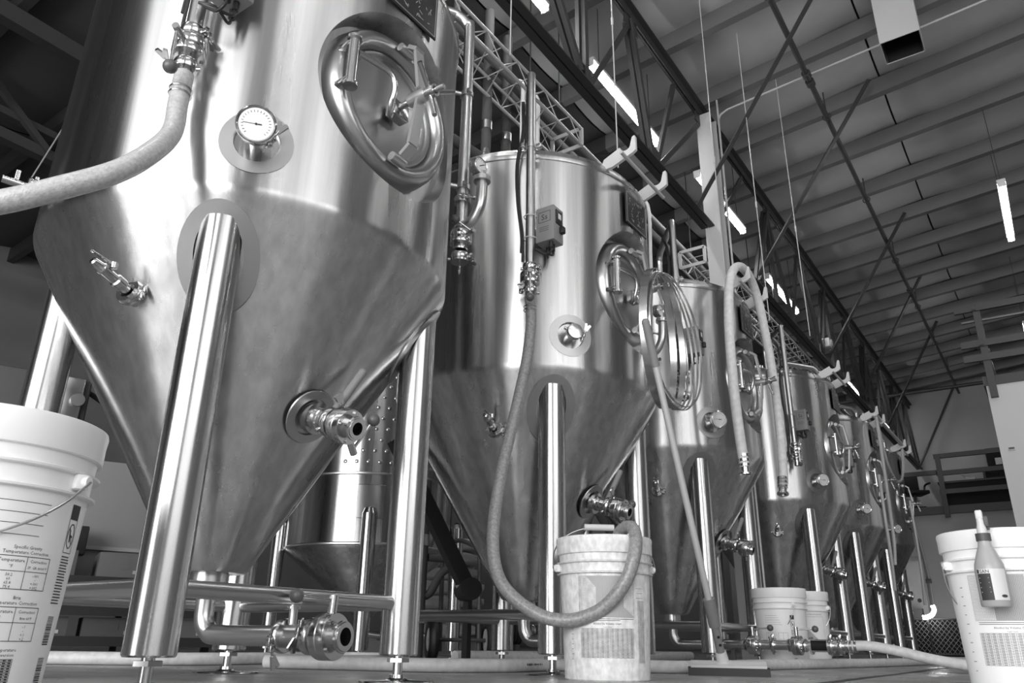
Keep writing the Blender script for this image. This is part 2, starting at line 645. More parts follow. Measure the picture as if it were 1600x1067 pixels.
    for a in (60, 180, 300):
        d = Vector((math.sin(R(a)), 0, math.cos(R(a))))
        p = Vector((0, -.672, MZ - .005))
        b.cyl(p + d * .01, p + d * .085 + Vector((0, -.02, 0)), .0075, n=12)
    b.cyl((0, -.69, MZ - .005), (0, -.72, MZ - .005), .0085, n=12)
    b.build('star_knob', M['steel'], mw)
    # placard
    b = MB().bbox((.0, -TR - .004, 1.905), (.2, .006, .165), .002)
    pl = b.build('placard', M['black'], root)
    b = MB()
    y = -TR - .0078
    for x0, z0, x1, z1 in ((-.092, 1.83, .092, 1.83), (-.092, 1.98, .092, 1.98), (-.092, 1.83, -.092, 1.98), (.092, 1.83, .092, 1.98)):
        b.beam((x0, y, z0), (x1, y, z1), .0018, .0004, (0, -1, 0))
    rnd = random.Random(3)
    for k in range(34):
        x, z = rnd.uniform(-.075, .075), rnd.uniform(1.845, 1.965)
        t = rnd.uniform(0, PI)
        L = rnd.uniform(.008, .022)
        b.beam((x, y, z), (x + L * math.cos(t), y, z + L * math.sin(t) * .8), .002, .0004, (0, -1, 0))
    b.build('lettering', M['greyink'], pl)
    # thermometer
    A = -39
    base, d = ap(A, TR - .012, 1.225), rad(A)
    b = MB().lathe([(.0, .0), (.017, .0), (.017, .045), (.032, .05), (.032, .054), (.026, .056), (.0, .056)], base, d, 28)
    th = b.build('thermometer', M['steel'], root)
    clamp(base + d * .05, d, .021, tan(A) * .8 + Vector((0, 0, -.35))).build('wing_clamp', M['steel'], th)
    up = (d * .75 + Vector((0, 0, .0)) + tan(A) * -.0).normalized()
    hd = base + d * .075
    dd = (d + Vector((0, 0, -.25))).normalized()
    MB().lathe([(.018, -.02), (.03, -.012), (.044, -.006), (.0465, .0), (.0465, .016), (.043, .019), (.040, .016), (.040, .012), (0, .012)], hd, dd, 40).build('dial_case', M['steel'], th)
    MB().lathe([(0, .0), (.0395, .0), (.0395, .0035), (0, .0035)], hd + dd * .0125, dd, 36).build('dial', M['dial'], th)
    b = MB()
    ex = Vector((0, 0, 1)).cross(dd).normalized()
    ey = dd.cross(ex)
    o = hd + dd * .0166
    for k in range(21):
        t = R(-45 + 270 * k / 20)
        q = ex * math.cos(t) + ey * math.sin(t)
        b.beam(o + q * .029, o + q * .034, .0011, .0004, dd)
    b.beam(o - ex * .03, o + ex * .012, .0013, .0006, dd).beam(o + ex * .004, o + ex * .013, .003, .0006, dd).sphere(o, .003, 8)
    b.build('needle', M['ink'], th)
    # polished ring round the thermometer pocket, lying on the shell
    vs, fs = [], []
    nr = 40
    for k in range(nr):
        t = 2 * PI * k / nr
        for w in (.056, .088):
            aa = R(A) + w * math.cos(t) / TR
            z = 1.225 + w * math.sin(t)
            vs.append(((TR + .0015) * math.sin(aa), -(TR + .0015) * math.cos(aa), z))
    for k in range(nr):
        i, j = 2 * k, 2 * ((k + 1) % nr)
        fs.append((i, j, j + 1, i + 1))
    MB().add(vs, fs, True).build('pocket_ring', M['door'], root)
    # sample valve on the cone
    A = -71.5
    base, d = ap(A, .442, .868), (rad(A) + Vector((0, 0, .2))).normalized()
    b = MB().cyl(base - d * .03, base + d * .02, .022, n=24).lathe([(0, .0), (.013, 0), (.013, .03), (.0165, .032), (.0165, .055), (.012, .058), (.012, .095), (.0145, .097), (.0145, .103), (.012, .106), (.009, .13), (0.004, .132), (.004, .12), (0, .12)], base + d * .015, d, 24)
    sv = b.build('sample_valve', M['steel'], root)
    clamp(base + d * .018, d, .021, tan(A) * .85 + Vector((0, 0, -.1))).build('wing_clamp', M['steel'], sv)
    q = base + d * .095
    b = MB().cyl(q + Vector((0, 0, .012)) + tan(A) * .012, q + Vector((0, 0, .026)) + tan(A) * .012, .008, n=12)
    b.tube([q + Vector((0, 0, .022)) + tan(A) * .012, q + Vector((0, 0, .024)) + d * .025, q + Vector((0, 0, .018)) + d * .06], .0035, n=8)
    b.build('lever', M['steel'], sv)
    A2 = -103
    base, d = ap(A2, TR - .01, 1.175), rad(A2)
    pp = MB().cyl(base, base + d * .05, .014, n=16).cyl(base + d * .05, base + d * .11, .010, n=14).cyl(base + d * .08, base + d * .08 + Vector((0, 0, .035)), .007, n=10).build('side_port', M['steel'], root)
    clamp(base + d * .045, d, .017, Vector((0, 0, -1))).build('wing_clamp', M['steel'], pp)
    # racking arm and valve at the front of the cone
    A = 1
    base = ap(A, .318, .645)
    d = (rad(A) + Vector((.02, 0, -.32))).normalized()
    MB().lathe([(.074, 0), (.072, .003), (.05, .004), (.046, -.02)], base + d * .004, (rad(A) * .86 + Vector((0, 0, -.5))), 40).build('boss_ring', M['door'], root)
    b = MB().lathe([(.02, -.05), (.03, -.05), (.03, .01), (.042, .012), (.042, .032), (.03, .034), (.03, .05), (.027, .052), (.027, .085), (.024, .087)], base, d, 32)
    rk = b.build('racking_port', M['steel'], root)
    clamp(base + d * .085, d, .025, Vector((.7, 0, .7))).build('wing_clamp', M['steel'], rk)
    q = base + d * .07
    lv = (Vector((.42, -.22, .87))).normalized()
    MB().tube([q + lv * .03, q + lv * .06, q + lv * .13, q + lv * .165], .0115, n=14).sphere(q + lv * .165, .0115).build('rotation_handle', M['sleeve'], rk)
    bv = base + d * .135
    post = Vector((.45, -.5, -.62)) - d * Vector((.45, -.5, -.62)).dot(d)
    butterfly(bv, d, .0225, post, Vector((.32, -.38, .86)), .085, rk, 'outlet_valve')
    MB().lathe([(.0165, -.02), (.0165, .0475), (.0255, .0475), (.0265, .043), (.0255, .04)], bv, d, 28).build('outlet_ferrule', M['steel'], rk)
    # blow-off pipe on the -55 side, with its valve
    A = -55.3
    x, y, _ = ap(A, .645, 0)
    inn = -rad(A)
    P0 = Vector((x, y, 0))
    b = MB().tube([P0 + Vector((0, 0, 1.46)), P0 + Vector((0, 0, 2.33)), P0 + Vector((0, 0, 2.375)) + inn * .012, P0 + Vector((0, 0, 2.395)) + inn * .045, P0 + Vector((0, 0, 2.4)) + inn * .1, P0 + inn * .34 + Vector((0, 0, 2.4)), P0 + inn * .40 + Vector((0, 0, 2.38)), P0 + inn * .42 + Vector((0, 0, 2.33)), P0 + inn * .42 + Vector((0, 0, 2.15))], .019, n=20, sub=5)
    bp = b.build('blow_off_pipe', M['pipe'], root)
    for z in (2.04,):
        b = MB().lathe([(.019, -.012), (.0225, -.012), (.0225, .012), (.019, .012)], P0 + Vector((0, 0, z)), (0, 0, 1), 24)
        b.cyl(P0 + inn * .015 + Vector((0, 0, z)), P0 + inn * .07 + Vector((0, 0, z)), .006, n=10)
        for sg in (-1, 1):
            b.bbox(P0 + tan(A) * sg * .034 + Vector((0, 0, z)), (.02, .02, .02), .003).cyl(P0 + tan(A) * sg * .034 + Vector((0, 0, z - .014)), P0 + tan(A) * sg * .034 + Vector((0, 0, z + .014)), .006, n=8)
        b.build('pipe_bracket', M['castring'], bp)
    clamp(P0 + Vector((0, 0, 1.475)), (0, 0, 1), .019, tan(A)).build('wing_clamp', M['steel'], bp)
    butterfly(P0 + Vector((0, 0, 1.425)), (0, 0, 1), .0195, Vector((-.835, -.55, 0)), Vector((.02, .0, -1)), .10, bp)
    clamp(P0 + Vector((0, 0, 1.373)), (0, 0, 1), .019, -tan(A)).build('wing_clamp', M['steel'], bp)
    MB().lathe([(.015, 0), (.0185, 0), (.0185, .05), (.015, .05)], P0 + Vector((0, 0, 1.318)), (0, 0, 1), 20).build('hose_tail', M['steel'], bp)
    # controller box hung on that pipe
    ctr = P0 + Vector((.045, -.062, 1.655))
    rot = Matrix.Identity(3)
    cb = MB().bbox(ctr, (.075, .085, .155), .004, rot).build('controller_box', M['boxgrey'], root)
    fl = ctr - rot @ Vector((.0375, 0, 0)) * 0 + rot @ Vector((0, -.0432, 0))
    # logo on the -x face (towards the rear door)
    lf = ctr + rot @ Vector((-.0380, 0, 0))
    lx, lz, ln = rot @ Vector((0, -1, 0)), Vector((0, 0, 1)), rot @ Vector((-1, 0, 0))
    b = MB()
    vs, fs = text2d('Ss', .036, 'CENTER')
    b.add([lf + lx * u_ + lz * (v_ + .018) for u_, v_ in vs], fs, False)
    for (u0_, v0_, u1_, v1_) in ((-.027, .008, .027, .008), (-.027, .054, .027, .054), (-.027, .008, -.027, .054), (.027, .008, .027, .054)):
        b.beam(lf + lx * u0_ + lz * v0_, lf + lx * u1_ + lz * v1_, .0016, .0005, ln)
    for k in range(3):
        b.beam(lf + lx * -.025 + lz * (-.015 - k * .008), lf + lx * .02 + lz * (-.015 - k * .008), .0012, .0005, ln)
    b.build('logo', M['ink'], cb)
    ff = ctr + rot @ Vector((0, -.0435, 0))
    fx = rot @ Vector((1, 0, 0))
    MB().bbox(ff + Vector((0, 0, .03)), (.046, .006, .062), .003, rot).build('display_bezel', M['black'], cb)
    MB().bbox(ff + Vector((0, 0, .034)) + rot @ Vector((.003, -.0035, 0)), (.02, .003, .024), .001, rot).build('display', M['screen'], cb)
    b = MB().bbox(ff + Vector((0, 0, -.022)) + rot @ Vector((.015, -.008, 0)), (.022, .02, .03), .004, rot)
    b.build('switch', M['black'], cb)
    b = MB()
    for k, (u_, v_) in enumerate(((-.02, -.02), (.01, -.01), (.022, .02))):
        q = ctr + rot @ Vector((u_, v_, -.078))
        b.cyl(q, q + Vector((0, 0, -.026)), .0085, n=10)
        b.tube([q + Vector((0, 0, -.02)), q + Vector((0, 0, -.05)) + rot @ Vector((-.01, -.005, 0)), ctr + rot @ Vector((-.035, .0, -.135 + k * .006)), ctr + rot @ Vector((-.062, .03, -.115))], .0042, n=8)
    b.build('cable_gland', M['black'], cb)
    b = MB()
    for k in range(2):
        of = rad(A) * -.002 - tan(A) * (.03 + .007 * k)
        b.tube([P0 + of + Vector((0, 0, 1.50 + .04 * k)), P0 + of + Vector((0, 0, 1.62)), P0 + of - tan(A) * .018 + Vector((0, 0, 1.78)), P0 + of - tan(A) * .022 + Vector((0, 0, 1.95)), P0 + of + Vector((0, 0, 2.1)), P0 + of + inn * .02 + Vector((0, 0, 2.25)), P0 + of + inn * .12 + Vector((0, 0, 2.36))], .0045, n=8)
    b.build('cable', M['black'], cb)
    b = MB()
    for z in (1.70, 1.60):
        b.torus(P0 + Vector((0, 0, z)), (0, 0, 1), .026, .0022, 24, 6)
    b.build('cable_tie', M['cream'], cb)
    # cleaning pipe on the +55 side with gauge, elbow and valve
    A = 54.8
    P0 = ap(A, .645, 0)
    inn = -rad(A)
    zz = lambda z: P0 + Vector((0, 0, z))
    b = MB().tube([zz(1.56), zz(2.27), zz(2.33) + inn * .012, zz(2.36) + inn * .045, zz(2.37) + inn * .1, zz(2.37) + inn * .38, zz(2.35) + inn * .43, zz(2.3) + inn * .45, zz(2.14) + inn * .45], .0205, n=20, sub=5)
    cp = b.build('cleaning_pipe', M['pipe'], root)
    for z in (2.0, 1.6):
        b = MB().lathe([(.0205, -.01), (.025, -.01), (.025, .01), (.0205, .01)], zz(z), (0, 0, 1), 24).cyl(zz(z) + inn * .02, zz(z) + inn * .066, .009, n=12)
        for sg in (-1, 1):
            b.bbox(zz(z) + tan(A) * sg * .03, (.016, .016, .02), .003)
        b.build('pipe_bracket', M['castring'], cp)
    clamp(zz(1.545), (0, 0, 1), .02, -tan(A)).build('wing_clamp', M['castring'], cp)
    o2 = Vector((.0, -.085, 0))
    b = MB().tube([zz(1.60) + o2, zz(1.56) + o2, zz(1.50) + o2 * .92, zz(1.455) + o2 * .6, zz(1.44) + o2 * .2, zz(1.43)], .0195, n=18)
    b.cyl(zz(1.545), zz(1.40), .0195, n=20)
    b.lathe([(.0195, -.006), (.03, -.006), (.03, .012), (0, .012)], zz(1.60) + o2, (0, 0, 1), 24).cyl(zz(1.61) + o2, zz(1.64) + o2, .008, n=12)
    b.build('elbow', M['pipe'], cp)
    g = zz(1.655) + o2 + Vector((-.01, .01, 0))
    gd = Vector((-.08, -1, 0)).normalized()
    MB().lathe([(0, -.022), (.030, -.022), (.033, -.016), (.033, .01), (.031, .013), (.029, .01), (.029, .006), (0, .006)], g, gd, 32).build('pressure_gauge', M['steel'], cp)
    MB().lathe([(0, 0), (.0285, 0), (.0285, .003), (0, .003)], g + gd * .0065, gd, 28).build('gauge_dial', M['dial'], cp)
    gx = Vector((0, 0, 1)).cross(gd).normalized()
    gy = gd.cross(gx)
    b = MB().beam(g + gd * .0103 - gx * .006 - gy * .004, g + gd * .0103 + gx * .018 + gy * .012, .003, .0006, gd)
    for k in range(12):
        t = R(-40 + 260 * k / 11)
        q = gx * math.cos(t) + gy * math.sin(t)
        b.beam(g + gd * .0102 + q * .022, g + gd * .0102 + q * .027, .0013, .0004, gd)
    b.build('gauge_needle', M['ink'], cp)
    butterfly(zz(1.395), (0, 0, 1), .0195, Vector((-.3, -.9, 0)), Vector((-.35, .25, .25)), .06, cp)
    clamp(zz(1.325), (0, 0, 1), .021, Vector((.5, -.8, 0))).build('wing_clamp', M['steel'], cp)
    b = MB().lathe([(0, 0), (.03, 0), (.03, .008), (0, .008)], zz(1.305), (0, 0, 1), 24).tube([zz(1.302), zz(1.285) + tan(A) * .008, zz(1.265) + tan(A) * .006, zz(1.265) - tan(A) * .006, zz(1.285) - tan(A) * .008, zz(1.302)], .0016, n=6)
    b.build('end_cap', M['steel'], cp)
    # hose brackets on the rim
    arc = [(.125 + .026 * math.cos(t), 2.135 + .026 * math.sin(t)) for t in [PI + PI * k / 8 for k in range(9)]]
    poly = [(0, 2.05), (.02, 2.10), (.085, 2.128)] + arc + [(.16, 2.168), (.172, 2.172), (.175, 2.165), (.175, 2.098), (.16, 2.088), (.06, 2.05)]
    for x in (-.19, .135):
        MB().prism(poly, (x, -.515, 0), (0, -1, 0), (0, 0, 1), .016).build('hose_bracket', M['cream'], root)
    MB().cyl((-.24, -.64, 2.078), (.2, -.64, 2.078), .0085, n=12).build('bracket_rail', M['lattice'], root)
    # lifting lugs and vents on the dome
    for a in (-80, 100):
        b = MB().prism([(-.03, 0), (-.024, .05), (-.008, .065), (.012, .06), (.03, 0)], ap(a, .47, 2.12), rad(a), (0, 0, 1), .012)
        b.build('lifting_lug', M['steel'], root)
    b = MB().lathe([(.05, 2.19), (.05, 2.27), (.065, 2.275), (.065, 2.295), (0, 2.3)], (0, 0, 0), (0, 0, 1), 28)
    b.build('top_port', M['steel'], root)
    # dump pipe under the cone
    b = MB().cyl((0, 0, .265), (0, 0, .225), .047, n=28).tube([(0, 0, .225), (0, 0, .18), (0.0, -.004, .145), (.005, -.022, .118), (.01, -.06, .11), (.039, -.265, .11)], .0245, n=22, sub=5)
    dp = b.build('dump_pipe', M['pipe'], root)
    clamp((0, 0, .222), (0, 0, 1), .03, (-.9, -.4, 0)).build('wing_clamp', M['castring'], dp)
    return root


def add_dump_valve(root):
    """short spool and butterfly valve on the end of a dump pipe"""
    dp = [o for o in ALL() if o.parent == root and o.name.split('.')[0] == 'dump_pipe'][0]
    d = Vector((.14, -.99, 0)).normalized()
    e = Vector((.039, -.265, .11))
    clamp(e + d * .006, d, .026, (-.6, 0, -.3)).build('wing_clamp', M['steel'], dp)
    b = MB().cyl(e + d * .008, e + d * .09, .0275, n=26).cyl(e + d * .03, e + d * .03 + Vector((0, 0, .075)), .0105, n=14)
    b.lathe([(0, 0), (.016, 0), (.016, .006), (0, .006)], e + d * .03 + Vector((0, 0, .062)), (0, 0, 1), 16)
    b.build('spool', M['pipe'], dp)
    clamp(e + d * .092, d, .027, (-.7, 0, .3)).build('wing_clamp', M['steel'], dp)
    v = butterfly(e + d * .145, d, .0265, Vector((0.05, 0, 1)), Vector((-.97, .06, .05)), .10, dp)
    MB().lathe([(.019, -.01), (.0205, .049), (.0315, .049), (.033, .045), (.0315, .04)], e + d * .145, d, 32).build('open_ferrule', M['steel'], dp)


tank0 = make_tank()
tanks = [tank0] + [copy_tree(tank0) for _ in TX[1:]]
TL = ['large brushed steel conical fermenter nearest the camera, filling the frame beside the left bucket',
      'brushed steel conical fermenter hung with steel hoops, hose running down into a bucket',
      'brushed steel conical fermenter with a thick white hose draped over its brackets',
      'brushed steel conical fermenter just beyond the pale roof column, two small buckets before it',
      'far brushed steel fermenter with a looped thin hose on its brackets, second from the end',
      'farthest brushed steel fermenter, last of the row before the end wall']
for t, x, l in zip(tanks, TX, TL):
    t.location = (x, 0, 0)
    tag(t, l, 'fermenter', 'row of conical fermenters')
tanks[3].scale = tanks[4].scale = tanks[5].scale = (1.03, 1.03, 1.03)
add_dump_valve(tanks[0])
add_dump_valve(tanks[1])


def kids(o, nm):
    return [c for c in ALL() if c.parent == o and c.name.split('.')[0] == nm]


# the second tank has a plain cap in place of the dial
t2 = tanks[1]
th2 = kids(t2, 'thermometer')[0]
for nm in ('dial_case', 'dial', 'needle'):
    for o in kids(th2, nm):
        bpy.data.objects.remove(o)
th2.name = 'capped_port'
base, d = ap(-39, TR - .012, 1.225), rad(-39)
MB().lathe([(0, 0), (.03, 0), (.032, .004), (.030, .01), (.012, .013), (0, .013)], base + d * .056, d, 28).build('end_cap', M['steel'], th2)


# ------------------------------------------------------------------ buckets
def bucket_profile(s=1.0):
    pr = [(0, 0), (.126, 0), (.130, .004), (.1425, .305), (.152, .306), (.153, .309), (.1425, .312), (.1435, .338), (.153, .339), (.154, .342), (.144, .345), (.145, .366),
          (.152, .367), (.153, .37), (.153, .398), (.1545, .412), (.153, .418), (.149, .42), (.147, .414), (.141, .36), (.138, .30), (.1295, .1), (.126, .01), (0, .008)]
    return [(r * s, h * s) for r, h in pr]


def wall_r(z):
    return .130 + (.1425 - .130) * (z - .004) / .301


class Print:
    """flat printing that follows the side of a bucket; a0 is the bearing (deg, from -Y towards +X) of u = 0"""
    def __init__(self, a0, s=1.0):
        self.b, self.a0, self.s = MB(), a0, s

    def pt(self, u, z):
        r = wall_r(z) + .0006
        a = R(self.a0) + u / r
        return Vector((r * math.sin(a), -r * math.cos(a), z)) * self.s

    def line(self, u0, z0, u1, z1, w=.0006):
        n = max(1, int(abs(u1 - u0) / .012))
        du, dz = u1 - u0, z1 - z0
        L = math.hypot(du, dz)
        nu, nz = -dz / L * w / 2, du / L * w / 2
        vs, fs = [], []
        for k in range(n + 1):
            u, z = u0 + du * k / n, z0 + dz * k / n
            vs += [self.pt(u + nu, z + nz), self.pt(u - nu, z - nz)]
        for k in range(n):
            fs.append((2 * k, 2 * k + 1, 2 * k + 3, 2 * k + 2))
        self.b.add(vs, fs, False)

    def rect(self, u0, z0, u1, z1, w=.0007):
        for q in ((u0, z0, u1, z0), (u0, z1, u1, z1), (u0, z0, u0, z1), (u1, z0, u1, z1)):
            self.line(*q, w=w)

    def fill(self, u0, z0, u1, z1):
        self.line(u0, (z0 + z1) / 2, u1, (z0 + z1) / 2, z1 - z0)

    def grid(self, u0, z0, u1, z1, nu, nz, w=.0004):
        for k in range(nu + 1):
            u = u0 + (u1 - u0) * k / nu
            self.line(u, z0, u, z1, w)
        for k in range(nz + 1):
            z = z0 + (z1 - z0) * k / nz
            self.line(u0, z, u1, z, w)

    def text(self, s, u, z, size, align='CENTER'):
        vs, fs = text2d(s, size, align, 1)
        self.b.add([self.pt(u + x, z + y) for x, y in vs], fs, False)

    def poly(self, pts):
        self.b.add([self.pt(*p) for p in pts], [tuple(range(len(pts)))], False)


def temp_tables(P, u, z):
    """the correction tables printed beside the lines"""
    for k in range(4):
        P.line(u - .095, z + .085 - k * .0155, u + .055 - k * .003, z + .085 - k * .0155, .0008)
    y = z
    for head, c1, rows in ((('Specific Gravity', 'Temperature Correction'), ('Correction', 'SP. GR 60/60°F'), (('50.2', '-.001'), ('60', '-'), ('65.8', '+.001'), ('75.4', '+.002'))),
                           (('Brix', 'Temperature Correction'), ('Correction', 'Brix 60°F'), (('50.2', '-.1'), ('60', '-'), ('68.7', '+.1'), ('75.4', '+.2')))):
        P.text(head[0], u + .035, y + .0195, .0068)
        P.text(head[1], u + .035, y + .0125, .0068)
        P.rect(u - .005, y - .036, u + .075, y + .009, .0009)
        P.line(u + .037, y - .036, u + .037, y + .009, .0008)
        P.line(u - .005, y - .0115, u + .075, y - .0115, .0008)
        P.text('Temperature', u + .0155, y + .001, .0068)
        P.text('°F', u + .0155, y - .0075, .0068)
        P.text(c1[0], u + .056, y + .001, .0062)
        P.text(c1[1], u + .056, y - .0075, .0052)
        for k, (a_, b_) in enumerate(rows):
            P.text(a_, u + .016, y - .0185 - k * .0055, .0056)
            P.text(b_, u + .056, y - .0185 - k * .0055, .0056)
        y -= .069
    P.text('Temperature', u + .035, y + .0195, .0065)
    P.text('Conversion', u + .035, y + .0128, .0065)
    P.grid(u + .018, y - .082, u + .05, y + .0095, 4, 26, .0006)
    for k in range(26):
        for q in range(4):
            P.fill(u + .0195 + q * .008, y - .0812 + k * .00352, u + .0245 + q * .008, y - .0792 + k * .00352)
    # long column table to the left
    P.text('Chart', u - .05, z + .0165, .0055)
    P.rect(u - .105, z - .15, u - .03, z + .013, .0009)
    P.grid(u - .105, z - .15, u - .03, z + .002, 1, 34, .0005)
    for uu_ in (-.052, -.044):
        P.line(u + uu_, z - .15, u + uu_, z + .002, .004)
    P.text('Brix', u - .048, z + .0045, .005)


def warning(P, u, z):
    P.fill(u - .012, z, u + .012, z + .022)
    P.rect(u - .012, z - .05, u + .012, z, .001)
    for k in range(16):
        a, c = 2 * PI * k / 16, 2 * PI * (k + 1) / 16
        P.line(u + .0095 * math.cos(a), z - .025 + .018 * math.sin(a), u + .0095 * math.cos(c), z - .025 + .018 * math.sin(c), .0018)
    P.line(u - .007, z - .012, u + .007, z - .038, .0018)
    P.line(u - .004, z - .016, u - .001, z - .034, .003)
    P.line(u - .002, z - .024, u + .005, z - .026, .003)
    for k in range(17):
        P.line(u - .012, z - .056 - k * .0042, u + .010 + .002 * (k % 3), z - .056 - k * .0042, .0017)
    for (z0, z1) in ((z - .182, z - .142), (z - .238, z - .2)):
        zz_ = z0
        rnd = random.Random(5)
        while zz_ < z1:
            w = rnd.choice((.0008, .0014, .002))
            P.fill(u - .009, zz_, u + .009, zz_ + w)
            zz_ += w + rnd.choice((.0008, .0012))


def co2_chart(P, u, z, G):
    P.text('Volumes of Carbon Dioxide (CO2)', u, z + .126, .0078)
    P.grid(u - .088, z, u + .088, z + .118, 44, 30, .00035)
    P.rect(u - .088, z, u + .088, z + .118, .0006)
    n = 26
    for k in range(n):                       # stepped shaded bands of the chart
        h = .115 * k / n
        G.fill(u - .06 + k * .0044 - .0022, z + .115 - h - .001, u - .06 + k * .0044 + .0022, z + .117)
        G.fill(u - .03 + k * .0045 - .0022, z, u - .03 + k * .0045 + .0022, z + .09 * (1 - k / n) + .002)
    for k in range(2):
        P.line(u - .08, z - .005 - k * .0045, u + (.04 if k else .085), z - .005 - k * .0045, .0013)
    P.text('Alcohol by Volume Chart', u, z - .021, .0082)
    P.text('Original Gravity', u, z - .029, .004)
    P.grid(u - .083, z - .113, u + .083, z - .032, 11, 20, .0006)
    for k in range(20):
        for q in range(11):
            P.line(u - .08 + q * .0151, z - .111 + k * .00405, u - .0715 + q * .0151, z - .111 + k * .00405, .0011)


def make_bucket(loc, a, s, label, style, m, handle_a, grip=True):
    root = empty('bucket', loc, label, 'bucket', 'white plastic brewing buckets')
    body = MB().lathe(bucket_profile(s), n=72).build('body', m, root)
    # ears and wire handle
    ha = R(handle_a)
    ax = Vector((math.sin(ha), -math.cos(ha), 0))
    for sg in (-1, 1):
        e = ax * sg * .148 * s + Vector((0, 0, .327 * s))
        MB().bbox(e, (.022 * s, .022 * s, .024 * s), .004).cyl(e, e + ax * sg * .016 * s, .009 * s, n=14).build('handle_ear', m, root)
    return root, ax


def bail(root, ax, s, tilt, grip, swing=None):
    """wire bail between the ears; tilt 0 = hanging straight down ... 90 = sticking out sideways ... 180 = standing up"""
    side = ax.cross(Vector((0, 0, 1)))
    t = R(tilt)
    dn = Vector((0, 0, -math.cos(t))) + side * math.sin(t)
    pts = []
    for k in range(17):
        q = PI * k / 16
        pts.append(ax * (.166 * s) * math.cos(q) + Vector((0, 0, .327 * s)) + dn * (.165 * s) * math.sin(q) ** .8)
    h = MB().tube(pts, .0021 * s, n=8, sub=3).build('wire_handle', M['castring'], root)
    if grip:
        c = pts[8]
        MB().cyl(c - ax * .05 * s, c + ax * .05 * s, .011 * s, n=16).build('grip', M['cream'], h)


CAM = Vector((-1.30, -1.864, .105))


def facing(loc):
    d = CAM - Vector(loc)
    return math.degrees(math.atan2(d.x, -d.y))


bl = (-.766, -.494, 0)
f = facing(bl)
r_, ax = make_bucket(bl, f, 1, 'white plastic bucket with printed temperature tables, standing at the foot of the nearest fermenter', 0, M['bucket'], f + 52)
bail(r_, ax, 1, 48, False)
P = Print(f)
temp_tables(P, .036, .20)
warning(P, .148, .272)
P.b.build('printing', M['ink'], r_)
b2 = (.997, -.645, 0)
f = facing(b2)
r_, ax = make_bucket(b2, f, 1, 'scuffed white bucket with hose end in it, standing before the second fermenter', 1, M['dirtybucket'], f - 80)
bail(r_, ax, 1, 150, True)
P, G = Print(f), Print(f)
co2_chart(P, .004, .178, G)
for k in range(3):
    P.line(.102, .262 - k * .014, .13, .262 - k * .014, .0008)
P.grid(.107, .052, .135, .226, 6, 50, .0006)
for k in range(8):
    P.line(-.118, .06 + k * .014, -.112 + .003 * (k % 2), .06 + k * .014, .0012)
P.b.build('printing', M['ink'], r_)
G.b.build('chart_shading', M['greyink'], r_)
br = (1.396, -1.718, 0)
f = facing(br)
r_, ax = make_bucket(br, f, 1, 'white bucket with a spray bottle hooked on its rim, at the aisle side', 2, M['bucket'], f - 62)
bail(r_, ax, 1, 4, False)
P, G = Print(f), Print(f)
co2_chart(P, -.005, .178, G)
for k in range(10):
    P.line(-.128, .05 + k * .024, -.121 + .003 * (k % 2), .05 + k * .024, .0014)
P.b.build('printing', M['ink'], r_)
G.b.build('chart_shading', M['greyink'], r_)
b4 = (3.25, -.53, 0)
f = facing(b4)
r_, ax = make_bucket(b4, f, .955, 'white bucket with warning label, left of a pair by the third fermenter leg', 3, M['bucket'], f + 30)
bail(r_, ax, .955, 20, False)
P = Print(f, .955)
warning(P, .062, .25)
for k in range(5):
    P.line(-.09, .27 - k * .012, -.02 + .006 * k, .27 - k * .012, .0008)
P.grid(-.09, .11, -.05, .18, 3, 1, .0008)
P.grid(-.02, .11, .03, .18, 2, 2, .0008)
P.b.build('printing', M['ink'], r_)
b5 = (3.585, -.565, 0)
f = facing(b5)
r_, ax = make_bucket(b5, f, .955, 'white bucket with a grey stepped chart, half hidden behind its labelled neighbour', 4, M['bucket'], f + 70)
bail(r_, ax, .955, 15, False)
G, P = Print(f, .955), Print(f, .955)
P.text('Volumes of Carbon Dioxide (CO2)', .05, .285, .0085)
n = 24
for k in range(n):
    G.fill(-.05 + k * .0065, .1, -.0435 + k * .0065, .27 - .16 * k / n)
P.rect(-.05, .1, .12, .275, .0008)
P.b.build('printing', M['ink'], r_)
G.b.build('chart_shading', M['greyink'], r_)

# spray bottle hooked on the right bucket
sp = (1.205, -1.70, .21)
root = empty('spray_bottle', sp, 'spray bottle with a dark and white label, hanging from the bucket rim', 'bottle', rz=R(0))
b = MB().lathe([(0, 0), (.034, 0), (.037, .004), (.037, .095), (.035, .108), (.026, .135), (.018, .155), (.0155, .17), (.0155, .18), (0, .18)], n=32)
b.build('bottle', M['bottle'], root)
fa = facing(sp)
b = MB()


def on_bottle(u, z, off=.0007):
    a = R(fa) + u / .037
    return Vector(((.037 + off) * math.sin(a), -(.037 + off) * math.cos(a), z))


def bottle_patch(u0, z0, u1, z1, off):
    q = MB()
    n = 8
    vs = [on_bottle(u0 + (u1 - u0) * k / n, z, off) for k in range(n + 1) for z in (z0, z1)]
    q.add(vs, [(2 * k, 2 * k + 2, 2 * k + 3, 2 * k + 1) for k in range(n)], True)
    return q


